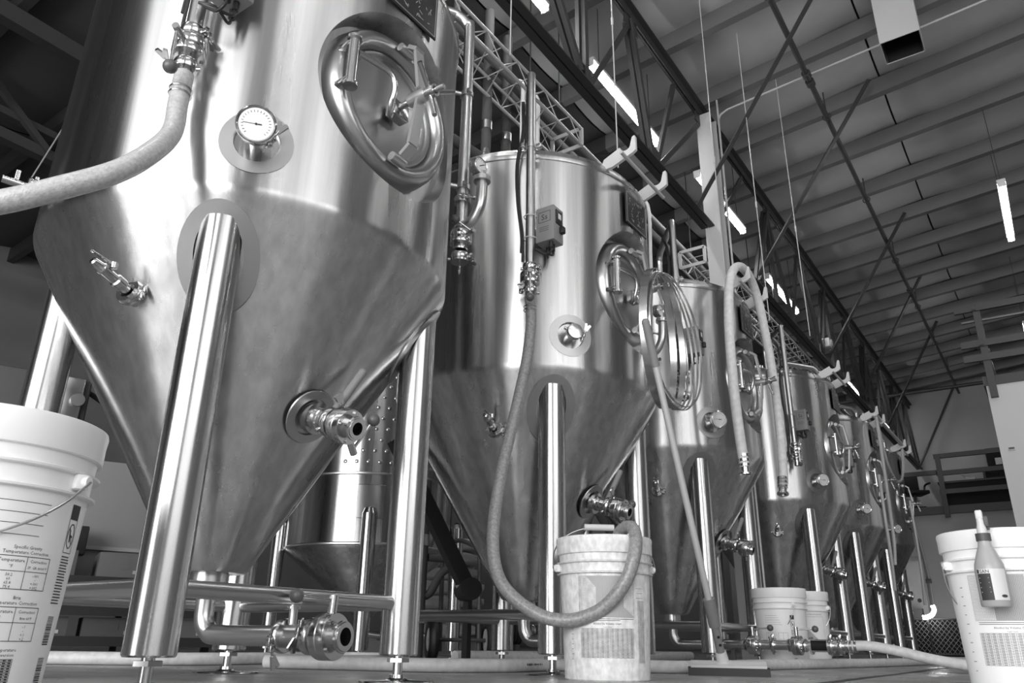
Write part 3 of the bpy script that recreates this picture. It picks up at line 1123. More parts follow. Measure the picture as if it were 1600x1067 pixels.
lab = bottle_patch(-.034, .016, .04, .095, .0005).build('label', M['cream'], root)
q = bottle_patch(-.034, .016, -.001, .083, .0009)
vs, fs = text2d('SAN', .0125, 'LEFT')
q.add([on_bottle(x - .026, y + .0845, .001) for x, y in vs], fs, False)
q.add([on_bottle(-.034, .084, .001), on_bottle(-.028, .084, .001), on_bottle(-.028, .094, .001), on_bottle(-.034, .094, .001)], [(0, 1, 2, 3)], False)
for k in range(12):
    t = k * 2 * PI / 12
    t2_ = (k + 1) * 2 * PI / 12
    q.add([on_bottle(.024 + .008 * math.cos(t), .026 + .004 * math.sin(t), .001), on_bottle(.024 + .008 * math.cos(t2_), .026 + .004 * math.sin(t2_), .001), on_bottle(.024, .026, .001)], [(0, 1, 2)], False)
q.build('label_ink', M['ink'], lab)
q = MB()
for k in range(4):
    vs = [on_bottle(-.03, .035 + k * .012, .0014), on_bottle(-.006, .035 + k * .012, .0014), on_bottle(-.006, .037 + k * .012, .0014), on_bottle(-.03, .037 + k * .012, .0014)]
    q.add(vs, [(0, 1, 2, 3)], False)
q.build('label_lines', M['greyink'], lab)
MB().lathe([(.0, .17), (.0185, .17), (.0185, .19), (.0, .19)], n=20).build('collar', M['darkgrey'], root)
fd = rad(fa)
sd = tan(fa)
b = MB().lathe([(.013, .19), (.012, .205), (.0095, .215), (.0085, .25), (0, .25)], n=18).bbox((0, 0, .24), (.018, .018, .026), .004)
b.cyl(Vector((0, 0, .236)), Vector((0, 0, .236)) - fd * .03 + sd * .0, .008, n=12)
b.build('spray_head', M['cream'], root)
MB().bbox(Vector((.0, .0, .222)) + sd * .013, (.012, .014, .03), .004).tube([Vector((0, 0, .232)) + sd * .012, Vector((0, 0, .216)) + sd * .017 - fd * .004, Vector((0, 0, .2)) + sd * .015 - fd * .004], .004, n=8).build('trigger', M['darkgrey'], root)

# dark sealed joint in the floor at the lower right
rnd = random.Random(11)
jt = [(-1.0 + .35 * k, -1.185 + rnd.uniform(-.006, .006)) for k in range(24)]
vs, fs = [], []
for k, (x, y) in enumerate(jt):
    w = rnd.uniform(.008, .022)
    vs += [(x, y - w, .0015), (x, y + w, .0015)]
for k in range(len(jt) - 1):
    fs.append((2 * k, 2 * k + 2, 2 * k + 3, 2 * k + 1))
struct(MB().add(vs, fs, False).build('trim_1', M['darkgrey']), 'dark sealed joint line in the concrete floor')

# ------------------------------------------------------------------ hoses
def hose(name, pts, r, m, label, group=None, n=14):
    o = MB().tube(pts, r, n=n, sub=7).build(name, m)
    return tag(o, label, 'hose', group)


v1 = ap(-55.3, .645, 1.33)
h1 = empty('braided_hose', (0, 0, 0), 'pale braided hose curving from the nearest fermenter valve out past the left edge', 'hose')
MB().tube([v1 + Vector((0, 0, .02)), (-.533, -.372, 1.26), (-.55, -.405, 1.16), (-.61, -.46, 1.05), (-.68, -.48, .955), (-.76, -.45, .885), (-.84, -.39, .83), (-.97, -.27, .77), (-1.15, -.1, .71), (-1.4, .1, .66)], .0225, n=18, sub=8).build('tube', M['braid'], h1)
b = MB()
for z in (1.305, 1.29):
    b.torus((v1.x, v1.y, z), (0, 0, 1), .0235, .003, 24, 6)
b.build('hose_clip', M['steel'], h1)
v2 = v1 + Vector((1.5, 0, 0))
h2 = empty('braided_hose', (0, 0, 0), 'grey braided hose hanging in a loop from the second fermenter into the scuffed bucket', 'hose')
MB().tube([v2 + Vector((0, 0, .02)), (.972, -.372, 1.24), (.955, -.366, 1.09), (.92, -.352, .92), (.885, -.342, .78), (.84, -.338, .63), (.795, -.345, .42), (.782, -.39, .28), (.805, -.50, .19), (.84, -.60, .168), (.868, -.70, .20), (.885, -.775, .28), (.91, -.80, .38), (.945, -.775, .443), (.975, -.72, .44), (.985, -.69, .38), (.99, -.68, .3)], .0205, n=16, sub=8).build('tube', M['braidgrey'], h2)
b = MB()
for z in (1.305, 1.29):
    b.torus((v2.x, v2.y, z), (0, 0, 1), .0225, .003, 24, 6)
b.build('hose_clip', M['steel'], h2)
# thick white hose over the brackets of the third tank
h3 = empty('draped_hose', (0, 0, 0), 'thick white hose draped over the third fermenter, both banded ends hanging down', 'hose')
yy = -.655
pts = [(2.47, yy - .005, .93), (2.455, yy, 1.08), (2.43, yy, 1.3), (2.435, yy, 1.55), (2.46, yy, 1.75), (2.52, yy, 1.95), (2.62, yy, 2.08), (2.75, yy, 2.155), (2.88, yy, 2.165), (2.98, yy, 2.12), (3.06, yy, 2.02), (3.11, yy, 1.88), (3.165, yy, 1.7), (3.2, yy, 1.45), (3.19, yy, 1.2), (3.16, yy, 1.0), (3.12, yy, .93)]
MB().tube(pts, .0255, n=18, sub=7).build('tube', M['hose'], h3)
for (e, d) in (((2.47, yy - .005, .93), (.06, 0, -1)), ((3.12, yy, .93), (-.25, 0, -1))):
    e, d = Vector(e), Vector(d).normalized()
    b = MB()
    for k in range(3):
        b.lathe([(.0255, -.004), (.0275, -.004), (.0275, .009), (.0255, .009)], e - d * (.012 + .024 * k), d, 24)
    b.build('hose_band', M['steel'], h3)
    b = MB().cyl(e, e + d * .03, .021, n=20).lathe([(.02, 0), (.032, 0), (.032, .008), (.02, .008)], e + d * .03, d, 24)
    b.build('ferrule', M['steel'], h3)
# hoses lying on the floor
hq = hose('floor_hose', [(.72, .62, .024), (.86, .3, .024), (.98, .02, .024), (1.22, -.12, .024), (1.5, -.14, .024), (1.6, -.36, .024), (1.74, -.56, .024), (2.05, -.63, .024), (2.6, -.66, .024), (3.4, -.80, .024), (4.3, -.93, .024), (5.6, -1.05, .024), (6.6, -1.25, .024), (7.2, -1.7, .024)], .0235, M['hose'],
          'long white hose lying on the floor past the squeegee and buckets')
hp = hose('floor_hose', [(.2, 1.4, .024), (.62, 1.02, .024), (1.0, 1.0, .024), (1.32, 1.1, .024), (1.58, 1.08, .024), (1.62, .78, .024), (1.42, .58, .024), (1.2, .48, .024), (1.02, .55, .024)], .0235, M['hose'],
          'white lettered hose looping on the floor behind the nearest fermenter')


def hose_text(parent, s, p, d, size):
    p, d = Vector(p), Vector(d).normalized()
    nrm = Vector((d.y, -d.x, 0))
    if nrm.dot(CAM - p) < 0:
        nrm = -nrm
    ex = Vector((0, 0, 1)).cross(nrm)
    vs, fs = text2d(s, size, 'CENTER', 1)
    MB().add([p + ex * x + nrm * .0242 * math.cos(y / .024) + Vector((0, 0, .0242 * math.sin(y / .024))) for x, y in vs], fs, False).build('lettering', M['ink'], parent)


# pipework train on the third tank's dump pipe, with two valves, a dark sight glass and hose
tr = empty('valve_train', (2.98, -.245, .11), 'row of polished valves with dark sight glass before the paired buckets', 'valve')
b = MB().tube([(.055, .005, 0), (.02, -.03, 0), (0, -.07, 0), (0, -.13, 0)], .0255, n=20).cyl((0, -.12, 0), (0, -.36, 0), .0245, n=22).cyl((0, -.36, 0), (0, -.52, 0), .0245, n=22).cyl((0, -.595, 0), (0, -.7, 0), .0225, n=22)
b.build('pipe', M['pipe'], tr)
butterfly((0, -.21, 0), (0, -1, 0), .0235, (0, 0, 1), (.1, -1, .08), .085, tr)
v = butterfly((0, -.435, 0), (0, -1, 0), .0235, (0, 0, 1), (.1, -1, .03), .085, tr)
for y in (-.03, -.315, -.60, -.645):
    clamp((0, y, 0), (0, -1, 0), .0245, (-.3, 0, 1)).build('wing_clamp', M['steel'], tr)
b = MB()
for y in (-.505, -.59):
    b.lathe([(.0, -.005), (.042, -.005), (.042, .005), (0, .005)], (0, y, 0), (0, -1, 0), 24)
for k in range(4):
    a = PI / 4 + PI / 2 * k
    b.cyl((.036 * math.cos(a), -.50, .036 * math.sin(a)), (.036 * math.cos(a), -.595, .036 * math.sin(a)), .004, n=8)
sg = b.build('sight_glass_frame', M['steel'], tr)
MB().cyl((0, -.508, 0), (0, -.588, 0), .029, n=24).build('sight_glass', M['dark'], sg)
b = MB()
for k in range(3):
    b.lathe([(.0235, -.006), (.027, -.006), (.027, .006), (.0235, .006)], (0, -.672 - .02 * k, 0), (0, -1, 0), 24)
b.build('hose_band', M['steel'], tr)
b = MB()
for y in (-.1,):
    b.beam((0, y, -.023), (0, y, -.108), .02, .02, (0, 1, 0)).box((0, y, -.108), (.07, .03, .004))
b.build('prop', M['darkgrey'], tr)
hose('train_hose', [(2.98, -.925, .11), (2.98, -1.02, .112), (2.985, -1.15, .09), (3.0, -1.3, .055), (3.05, -1.5, .028), (3.2, -1.75, .024), (3.5, -2.0, .024), (4.0, -2.2, .024)], .0235, M['hose'],
     'white hose leaving the valve train and dropping to the floor')
hb = tag(MB().tube([(4.2, .4, .03), (3.6, .45, .03), (3.3, .5, .03), (3.0, .52, .03), (2.6, .6, .03), (2.0, .75, .03)], .03, n=14).build('floor_hose', M['hose']), 'grey lettered hose lying under the third fermenter', 'hose')
hose_text(hb, 'FIRE COMP', (3.12, .515, .034), (1, -.06, 0), .026)


def hose_marks(parent, pts, seed):
    rnd = random.Random(seed)
    b = MB()
    for p, d in pts:
        p, d = Vector(p), Vector(d).normalized()
        nrm = Vector((d.y, -d.x, 0))
        if nrm.dot(CAM - p) < 0:
            nrm = -nrm
        for k in range(9):
            q = p + d * (.011 * k) + nrm * .0238 + Vector((0, 0, .003))
            b.beam(q, q + d * rnd.uniform(.003, .008), .0006, rnd.uniform(.004, .008), (0, 0, 1))
    b.build('worn_lettering', M['ink'], parent)


hose_marks(hp, [((1.05, 1.012, .026), (1, .3, 0)), ((1.58, .72, .026), (-.6, -1, 0))], 4)
hose_marks(hq, [((1.3, -.128, .024), (1, -.1, 0))], 5)
# thin hoses on the last two tanks
x = 6.63
hose('thin_hose', [(6.35, -.66, .78), (6.36, -.68, 1.0), (6.42, -.68, 1.45), (6.46, -.68, 1.9), (6.52, -.67, 2.17), (6.6, -.66, 2.14), (6.68, -.66, 1.95), (6.85, -.66, 1.74), (7.2, -.66, 1.66), (7.6, -.66, 1.76), (7.88, -.66, 2.0), (7.96, -.66, 2.17)], .014, M['thinhose'],
     'thin pale hose looping between the brackets of the last two fermenters')
hose('thin_hose', [(6.5, -.67, 2.18), (7.2, -.67, 2.17), (7.95, -.67, 2.18)], .018, M['thinhose'], 'thin pale hose stretched straight between the last two fermenters')
hose('thin_hose', [(6.02, -.68, .55), (5.96, -.70, .8), (5.9, -.71, 1.1), (5.92, -.71, 1.35), (5.98, -.70, 1.5)], .013, M['thinhose'], 'thin pale hose hanging from the manway beyond the column fermenter')
hose('thin_hose', [(7.55, -.68, .5), (7.52, -.70, .75), (7.5, -.71, 1.1), (7.48, -.71, 1.5)], .013, M['thinhose'], 'thin pale hose hanging between the last two manways')

# ------------------------------------------------------------------ steel hoops hung on the second manway, squeegee
hoops = [(1.50, -.665, 1.29, .290, .030, 12), (1.51, -.690, 1.28, .280, .026, 9), (1.52, -.690, 1.275, .283, .009, 6), (1.525, -.700, 1.282, .290, .009, 4), (1.53, -.710, 1.277, .287, .009, 2), (1.535, -.72, 1.286, .282, .009, 0)]
HL = ['wide flat steel hoop hung on the second manway, nearest the door', 'wide flat steel hoop hung on the second manway, outside the first',
      'narrow steel hoop hung on the second manway knob, innermost of four thin ones', 'narrow steel hoop hung on the second manway knob, second of four thin ones',
      'narrow steel hoop hung on the second manway knob, third of four thin ones', 'narrow steel hoop hung on the second manway knob, outermost of four thin ones']
for (x, y, z, r, w, t), l in zip(hoops, HL):
    o = MB().lathe([(r, -w / 2), (r + .003, -w / 2), (r + .003, w / 2), (r, w / 2), (r, -w / 2)], (0, 0, 0), (0, -1, 0), 96).build('steel_hoop', M['ring'], None, (x, y, z), (R(2 if w > .02 else 0), 0, R(t)))
    tag(o, l, 'hoop', 'steel hoops hung on the manway')

root = empty('squeegee', (1.70, -.775, 0), 'floor squeegee with white head and metal pole leaning against the second fermenter', 'squeegee')
dirh = Vector((.36, -.93, 0)).normalized()
fwd = Vector((.93, .36, 0))
hw = .135
b = MB()
b.prism([(-.03, .022), (-.034, .036), (-.01, .042), (.0, .05), (.022, .052), (.028, .04), (.024, .022)], (0, 0, 0), fwd, (0, 0, 1), hw * 2)
hd = b.build('head', M['cream'], root)
b = MB().prism([(-.036, .0), (-.036, .026), (-.022, .03), (.012, .03), (.022, .022), (.018, .0), (.008, 0), (.002, .012), (-.02, .012), (-.026, 0)], (0, 0, 0), fwd, (0, 0, 1), hw * 2 + .02)
b.build('rubber_blade', M['rubber'], hd)
tip = Vector((1.175, -.752, 1.228)) - Vector((1.70, -.775, 0))
bas = Vector((.0, .02, .05))
pd = (tip - bas).normalized()
MB().cyl(bas - pd * .012, bas + pd * .035, .024, .02, n=18).build('socket', M['cream'], root)
b = MB().cyl(bas + pd * .02, bas + pd * .135, .0155, .0155, n=18).cyl(bas + pd * .13, bas + pd * .235, .0205, .0225, n=18)
b.build('sleeve', M['midgrey'], root)
for k in (.06, .09):
    p = bas + pd * k + Vector((-.0128, -.0085, 0))
    MB().cyl(p, p + Vector((-.004, -.003, 0)), .005, n=10).build('pin_hole', M['dark'], root)
MB().cyl(bas + pd * .2, bas + pd * ((tip - bas).length - .1), .0125, n=18).build('pole', M['lattice'], root)
MB().cyl(bas + pd * ((tip - bas).length - .17), tip, .0155, n=18).sphere(tip, .0155).build('grip', M['sleeve'], root)

# ------------------------------------------------------------------ girder over the tanks, column, braces, lamps
GZ0, GZ1 = 3.30, 4.40
gr = empty('roof_girder', (0, 0, 0), 'dark open web steel girder running over the tank row', 'girder')


def angle_chord(x0, x1, z, up, name):
    b = MB()
    for sy in (-1, 1):
        b.box(((x0 + x1) / 2, sy * .031, z + up * .004), (x1 - x0, .05, .010))
        b.box(((x0 + x1) / 2, sy * .010, z + up * .04), (x1 - x0, .010, .08))
    return b.build(name, M['beam'], gr)


XG0, XG1 = -7.0, 14.9
angle_chord(XG0, 4.18, GZ0, 1, 'bottom_chord')
angle_chord(4.34, XG1, GZ0 - .06, 1, 'bottom_chord')
angle_chord(XG0, XG1, GZ1 + .1, -1, 'top_chord')


def web(p0, p1, dbl=False):
    b = MB()
    for sy in ((-1, 1) if dbl else (0,)):
        q0, q1 = Vector(p0) + Vector((0, sy * .022, 0)), Vector(p1) + Vector((0, sy * .022, 0))
        b.beam(q0, q1, .010, .042, (0, 0, 1)).beam(q0 + Vector((0, .014, 0)), q1 + Vector((0, .014, 0)), .036, .009, (0, 0, 1))
    return b.build('web_member', M['beam'], gr)


def gusset(x, z, w=.22, h=.16):
    MB().prism([(-w / 2, -h / 2), (w / 2, -h / 2), (w / 2 * .7, h / 2), (-w / 2 * .7, h / 2)], (x, 0, z), (1, 0, 0), (0, 0, 1), .014).build('gusset_plate', M['beam'], gr)


bot = [-4.6, -2.9, -1.2, .5, 2.1, 3.2, 4.22]
x = -5.4
nodes = []
for xb, xt in ((-4.6, -3.8), (-2.9, -2.1), (-1.2, -.4), (.5, 1.3)):
    web((xb, 0, GZ0 + .06), (xt, 0, GZ1), True)
    web((xt, 0, GZ1), (xt + .85, 0, GZ0 + .06), False)
    web((xt, 0, GZ1), (xt, 0, GZ0 + .06), False)
    gusset(xb, GZ0 + .09)
    gusset(xt, GZ1)
web((1.35, 0, GZ1), (2.06, 0, GZ0 + .08), True)
web((2.12, 0, GZ0 + .06), (2.12, 0, GZ1), True)
web((2.2, 0, GZ0 + .08), (2.85, 0, GZ1), False)
web((2.83, 0, GZ1), (3.08, 0, GZ0 + .06), True)
web((3.2, 0, GZ0 + .06), (3.66, 0, GZ1), False)
web((3.25, 0, GZ0 + .08), (4.2, 0, GZ1 - .05), False)
for x_, z_ in ((2.85, GZ1), (2.12, GZ0 + .09), (3.15, GZ0 + .09), (4.2, GZ1)):
    gusset(x_, z_)
web((4.36, 0, GZ0 + .08), (5.3, 0, GZ1), False)
x = 5.5
k = 0
while x < 14.5:
    xt = x + .55
    web((x, 0, GZ0 + .06), (xt, 0, GZ1), k % 2 == 0)
    web((xt, 0, GZ1), (xt + .62, 0, GZ0 + .06), k % 2 == 1)
    if k % 2 == 0:
        web((xt, 0, GZ1), (xt + .08, 0, GZ0 + .06), False)
    gusset(xt, GZ1, .18, .13)
    gusset(xt + .62, GZ0 + .09, .18, .13)
    x = xt + .62
    k += 1

b = MB()
for sx in (-1, 1):
    b.box((4.27 + sx * .075, -.035, 2.21), (.012, .125, 4.42))
b.box((4.27, -.035, 2.21), (.15, .010, 4.42)).box((4.27, -.035, .01), (.26, .24, .02))
struct(b.build('column', M['column']), 'pale steel column between the third and fourth fermenters')
cd = MB().tube([(4.33, -.125, .0), (4.33, -.125, 4.3), (4.33, -.13, 4.40), (4.34, -.18, 4.48), (4.36, -.5, 4.53), (4.42, -2.6, 4.72)], .009, n=8, sub=4).build('conduit', M['lattice'])
tag(cd, 'thin pale conduit running down the column', 'conduit')

br = [((3.84, 0), (3.62, -1.22)), ((5.32, 0), (5.0, -1.28)), ((7.95, 0), (7.6, -1.15)), ((9.75, 0), (9.45, -1.05)), ((11.6, 0), (11.3, -1.0)), ((2.2, 0), (2.0, -1.25))]
BL = ['dark diagonal brace rising from the girder to a purlin, nearest of the row', 'dark diagonal brace above the hose draped fermenter', 'dark diagonal brace beyond the column, third of the row',
      'dark diagonal brace far down the girder, fourth of the row', 'dark diagonal brace by the far wall, last of the row', 'dark diagonal brace hidden high over the first gap']
for ((x0, y0), (x1, y1)), l in list(zip(br, BL))[:5]:
    o = MB().beam((x0, y0 - .05, GZ0 + .02), (x1, y1, rz(y1) + .01), .04, .008, (0, 0, 1)).beam((x0 + .02, y0 - .05, GZ0 + .04), (x1 + .02, y1, rz(y1) + .03), .008, .04, (0, 0, 1)).build('diagonal_brace', M['beam'])
    tag(o, l, 'brace', 'diagonal braces from girder to roof')
# sprinkler main under the purlins
sp = empty('sprinkler_pipe', (0, 0, 0), 'dark sprinkler pipe running the length of the roof', 'pipe')
ys, zs = -.90, 4.52
MB().cyl((XB + .05, ys, zs), (XF - .4, ys, zs), .022, n=14).build('pipe', M['beam'], sp)
for x in (4.3, 4.42, 9.3):
    MB().lathe([(.022, -.03), (.036, -.03), (.036, .03), (.022, .03)], (x, ys, zs), (1, 0, 0), 14).build('coupling', M['beam'], sp)
for k in range(12):
    x = -5 + 1.66 * k
    b = MB().cyl((x, ys, zs + .03), (x, ys, rz(ys) + .05), .006, n=6).torus((x, ys, zs), (1, 0, 0), .034, .005, 16, 6)
    b.build('hanger', M['beam'], sp)
o = MB().cyl((12.5, -4.5, 4.05), (12.5, 2.5, 4.05), .03, n=12).build('cross_pipe', M['beam'])
tag(o, 'dark pipe crossing the hall near the far wall', 'pipe')

rg = empty('rear_girder', (0, 0, 0), 'dark girder high in the unlit rear bay, seen left of the nearest fermenter', 'girder')
MB().box((3, 4.5, 4.04), (20, .08, .06)).build('top_chord', M['beam'], rg)
MB().box((3, 4.5, 3.84), (20, .10, .09)).build('bottom_chord', M['beam'], rg)
for k in range(10):
    x = -6 + 1.6 * k
    MB().beam((x, 4.45, 4.28), (x + .55, 4.45, 3.86), .05, .05, (0, 1, 0)).build('web_member', M['beam'], rg)
o = MB().box((3, 3.5, 4.16), (20, .10, .13)).build('rear_beam', M['beam'])
tag(o, 'dark beam crossing the upper left corner under the roof', 'beam')
o = MB().cyl((1.07, 4.4, 4.42), (.82, 4.4, 3.3), .006, n=6).cyl((.82, 4.4, 3.3), (.82, 4.4, 3.28), .012, n=8).build('hanging_cable', M['lattice'])
tag(o, 'pale slanting cable at the far left above the braided hose', 'cable', 'cables hanging from the roof')

# lamps
LAMPS = [(.95, .30, 4.10), (2.76, .30, 4.10), (4.33, .11, 3.93), (6.85, .28, 4.02), (11.0, .36, 3.95), (5.9, -2.07, 3.92), (2.1, -2.04, 3.92), (-.9, .3, 4.1), (-2.7, .3, 4.1), (-1.9, -2.05, 3.92), (9.7, -2.07, 3.92),
         (-1.9, -5.2, 4.2), (2.1, -5.2, 4.2), (5.9, -5.2, 4.2), (9.7, -5.2, 4.2), (13.2, .36, 3.95)]
LL = ['lit tube lamp over the nearest fermenter, cut off by the top of the frame', 'lit tube lamp behind the girder above the second fermenter', 'lit tube lamp hidden in part by the pale column', 'lit tube lamp beside the girder beyond the draped hose',
      'small lit tube lamp far along, above the last fermenters', 'lit tube lamp hanging alone at the right over the aisle', 'lit tube lamp over the aisle at the top edge, beyond the duct']
ADDED_WHERE = ['over the first gap of the girder, behind the camera', 'by the rear door, over the tank row line', 'over the aisle behind the camera', 'over the aisle by the far mezzanine', 'over the far aisle, nearest the rear door', 'over the far aisle, second from the rear door', 'over the far aisle, third from the rear door', 'over the far aisle, last before the mezzanine', 'at the girder end by the far wall']  # lamps beyond the LL labels are added for fill light


def make_lamp():
    root = empty('tube_lamp')
    b = MB().bbox((0, 0, .035), (1.2, .07, .03), .006)
    b.build('housing', M['cream'], root)
    MB().cyl((-.59, 0, 0), (.59, 0, 0), .026, n=14).build('diffuser', M['lamp'], root)
    for s_ in (-1, 1):
        MB().bbox((s_ * .595, 0, .005), (.014, .06, .06), .004).build('end_cap', M['cream'], root)
    return root


l0 = make_lamp()
for k, (x, y, z) in enumerate(LAMPS):
    o = copy_tree(l0) if k < len(LAMPS) - 1 else l0
    o.location = (x + .6, y, z)
    for s_ in (-.45, .45):
        MB().cyl((s_, 0, .05), (s_, 0, rz(y) + .10 - z), .003, n=6).build('suspension', M['beam'], o)
    tag(o, LL[k] if k < len(LL) else 'lit tube lamp ' + ADDED_WHERE[k - len(LL)], 'lamp', 'tube lamps hung from the roof')

# thin cables hanging from the roof
CB = [(1.13, -.137, 2.75, 'thin pale cable hanging from the roof above the first lattice'), (1.66, -.43, 2.30, 'thin pale cable hanging down to the second fermenter top'), (3.1, -.45, 2.24, 'thin pale cable hanging down beside the draped hose'),
      (3.75, -.52, 2.2, 'thin pale cable hanging before the column, nearer of two'), (4.45, -.62, 2.3, 'thin pale cable hanging before the girder beyond the column')]
for x, y, z, l in CB:
    b = MB().cyl((x, y, z), (x, y, rz(y) + .02), .0035, n=6).cyl((x, y, z + .9), (x, y, z + .95), .007, n=8)
    tag(b.build('hanging_cable', M['lattice']), l, 'cable', 'cables hanging from the roof')


# ------------------------------------------------------------------ lattice pipe supports behind the tanks
def lattice(x0, x1, z0, z1, y0, y1, label):
    root = empty('lattice_truss', (0, 0, 0), label, 'truss')
    for y in (y0, y1):
        for z in (z0, z1):
            MB().cyl((x0, y, z), (x1, y, z), .011, n=10).build('chord', M['lattice'], root)
    n = max(2, int((x1 - x0) / .16))
    dx = (x1 - x0) / n
    for k in range(n):
        a, c = x0 + dx * k, x0 + dx * (k + 1)
        for y in (y0, y1):
            za, zc = (z0, z1) if k % 2 else (z1, z0)
            MB().cyl((a, y, za), (c, y, zc), .004, n=6).build('lacing', M['lattice'], root)
        za = z0 if k % 2 else z1
        MB().cyl((a, y0, z0), (c, y1, z0), .0035, n=6).build('lacing', M['lattice'], root)
        MB().cyl((a, y0, z1), (a, y1, z1), .0035, n=6).build('lacing', M['lattice'], root)
    for x in (x0, x1):
        b = MB()
        for y in (y0, y1):
            b.box((x, y, (z0 + z1) / 2), (.012, .03, z1 - z0))
        b.box((x, (y0 + y1) / 2, z1), (.012, y1 - y0, .03)).box((x, (y0 + y1) / 2, z0), (.012, y1 - y0, .03))
        b.build('end_frame', M['lattice'], root)
    for x in (x0 + .3, (x0 + x1) / 2, x1 - .3):
        for y in (y0, y1):
            MB().cyl((x, y, z1), (x, y, rz(y) + .1), .005, n=6).build('hanger', M['beam'], root)
    return root


lattice(-1.0, 2.72, 3.375, 3.515, .36, .60, 'pale open lattice truss carrying pipes behind the first two fermenters')
lattice(4.9, 9.3, 3.38, 3.54, .30, .54, 'pale open lattice truss beyond the column over the far fermenters')


def pipe_thing(name, pts, r, m, label, fit=(), sub=5, cat='pipe'):
    root = empty(name, (0, 0, 0), label, cat)
    MB().tube(pts, r, n=14, sub=sub).build('run', m, root)
    for p, d in fit:
        MB().lathe([(r * .8, -.03), (r * 1.15, -.03), (r * 1.15, .03), (r * .8, .03)], p, d, 16).build('joint', M['castring'], root)
    return root


pipe_thing('insulated_pipe', [(1.95, .62, 2.62), (1.95, .62, 3.4), (1.95, .62, 4.1)], .032, M['foam'], 'dark insulated pipe dropping behind the second fermenter, left of two', [((1.95, .62, 3.16), (0, 0, 1))])
pipe_thing('insulated_pipe', [(2.22, .66, 2.75), (2.22, .66, 3.4), (2.22, .66, 4.1)], .034, M['foam'], 'dark insulated pipe dropping behind the second fermenter, right of two', [((2.22, .66, 3.25), (0, 0, 1))])
pipe_thing('insulated_pipe', [(1.72, .72, 2.9), (1.72, .72, 3.4), (1.72, .72, 4.1)], .022, M['foam'], 'thin dark insulated pipe dropping left of the thicker pair', [])
pipe_thing('white_pipe', [(2.15, .48, 2.95), (2.15, .48, 3.3), (2.15, .48, 3.56), (2.15, .55, 3.62)], .016, M['cream'], 'thin white pipe dropping over the second fermenter, left of two', [((2.15, .48, 2.93), (0, 0, 1))])
pipe_thing('white_pipe', [(2.33, .48, 2.93), (2.33, .48, 3.3), (2.33, .48, 3.56), (2.33, .55, 3.62)], .016, M['cream'], 'thin white pipe dropping over the second fermenter, right of two', [((2.33, .48, 2.91), (0, 0, 1))])
pipe_thing('insulated_pipe', [(.3, .75, 2.85), (1.2, .68, 2.88), (1.75, .62, 2.88), (2.1, .55, 2.87), (2.3, .5, 2.93), (2.4, .46, 3.05)], .034, M['foam'], 'dark insulated pipe running level behind the top of the second fermenter')
pipe_thing('insulated_pipe', [(-2, .75, 3.72), (4, .75, 3.72), (9, .75, 3.72), (14, .75, 3.72)], .05, M['foam'], 'long dark insulated pipe running above the lattice trusses', sub=2)
pipe_thing('grey_pipe', [(-2, .55, 3.62), (4, .55, 3.62), (9, .55, 3.62), (14, .55, 3.62)], .032, M['midgrey'], 'long grey pipe running on top of the lattice trusses', sub=2)
for k, (x, l) in enumerate(((3.55, 'dark insulated pipe dropping behind the third fermenter, left of three'), (3.75, 'dark insulated pipe dropping behind the third fermenter, middle of three'), (3.98, 'dark insulated pipe dropping behind the third fermenter, right of three'))):
    pipe_thing('insulated_pipe', [(x, .62, 2.5), (x, .62, 3.1), (x, .62, 3.66)], .032, M['foam'], l)
for k, (x, l) in enumerate(((3.72, 'thin white pipe dropping over the third fermenter, left of two'), (3.9, 'thin white pipe dropping over the third fermenter, right of two'))):
    pipe_thing('white_pipe', [(x, .40, 2.6), (x, .40, 3.0), (x, .40, 3.5), (x, .55, 3.62)], .015, M['cream'], l)

# duct and small fittings under the roof
b = MB()
x0, x1, y0, y1, z0, z1 = 3.88, 4.14, -1.76, -1.50, 4.22, 4.86
t = .006
b.box((x0, (y0 + y1) / 2, (z0 + z1) / 2), (t, y1 - y0, z1 - z0)).box((x1, (y0 + y1) / 2, (z0 + z1) / 2), (t, y1 - y0, z1 - z0))
b.box(((x0 + x1) / 2, y0, (z0 + z1) / 2), (x1 - x0, t, z1 - z0)).box(((x0 + x1) / 2, y1, (z0 + z1) / 2), (x1 - x0, t, z1 - z0))
dk = empty('vent_duct', (0, 0, 0), 'square pale sheet metal duct hanging from the roof, dark inside', 'duct')
b.build('casing', M['lattice'], dk)
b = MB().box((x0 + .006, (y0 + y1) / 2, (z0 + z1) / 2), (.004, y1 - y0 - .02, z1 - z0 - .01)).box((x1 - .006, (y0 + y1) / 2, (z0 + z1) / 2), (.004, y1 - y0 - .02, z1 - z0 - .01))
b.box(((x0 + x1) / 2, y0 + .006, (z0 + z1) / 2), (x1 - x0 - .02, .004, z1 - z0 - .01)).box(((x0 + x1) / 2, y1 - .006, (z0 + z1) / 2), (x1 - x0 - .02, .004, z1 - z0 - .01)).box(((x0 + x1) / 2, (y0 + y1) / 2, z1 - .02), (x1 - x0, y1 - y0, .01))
b.build('lining', M['dark'], dk)  # near-black sheets paint the shade inside the duct
b = MB().bbox((0, 0, 0), (.12, .12, .11), .012).cyl((0, -.06, 0), (0, -.075, 0), .04, n=16)
o = b.build('speaker_box', M['cream'], None, (8.0, -.02, 3.52))
tag(o, 'small white box fixed under the girder', 'speaker')


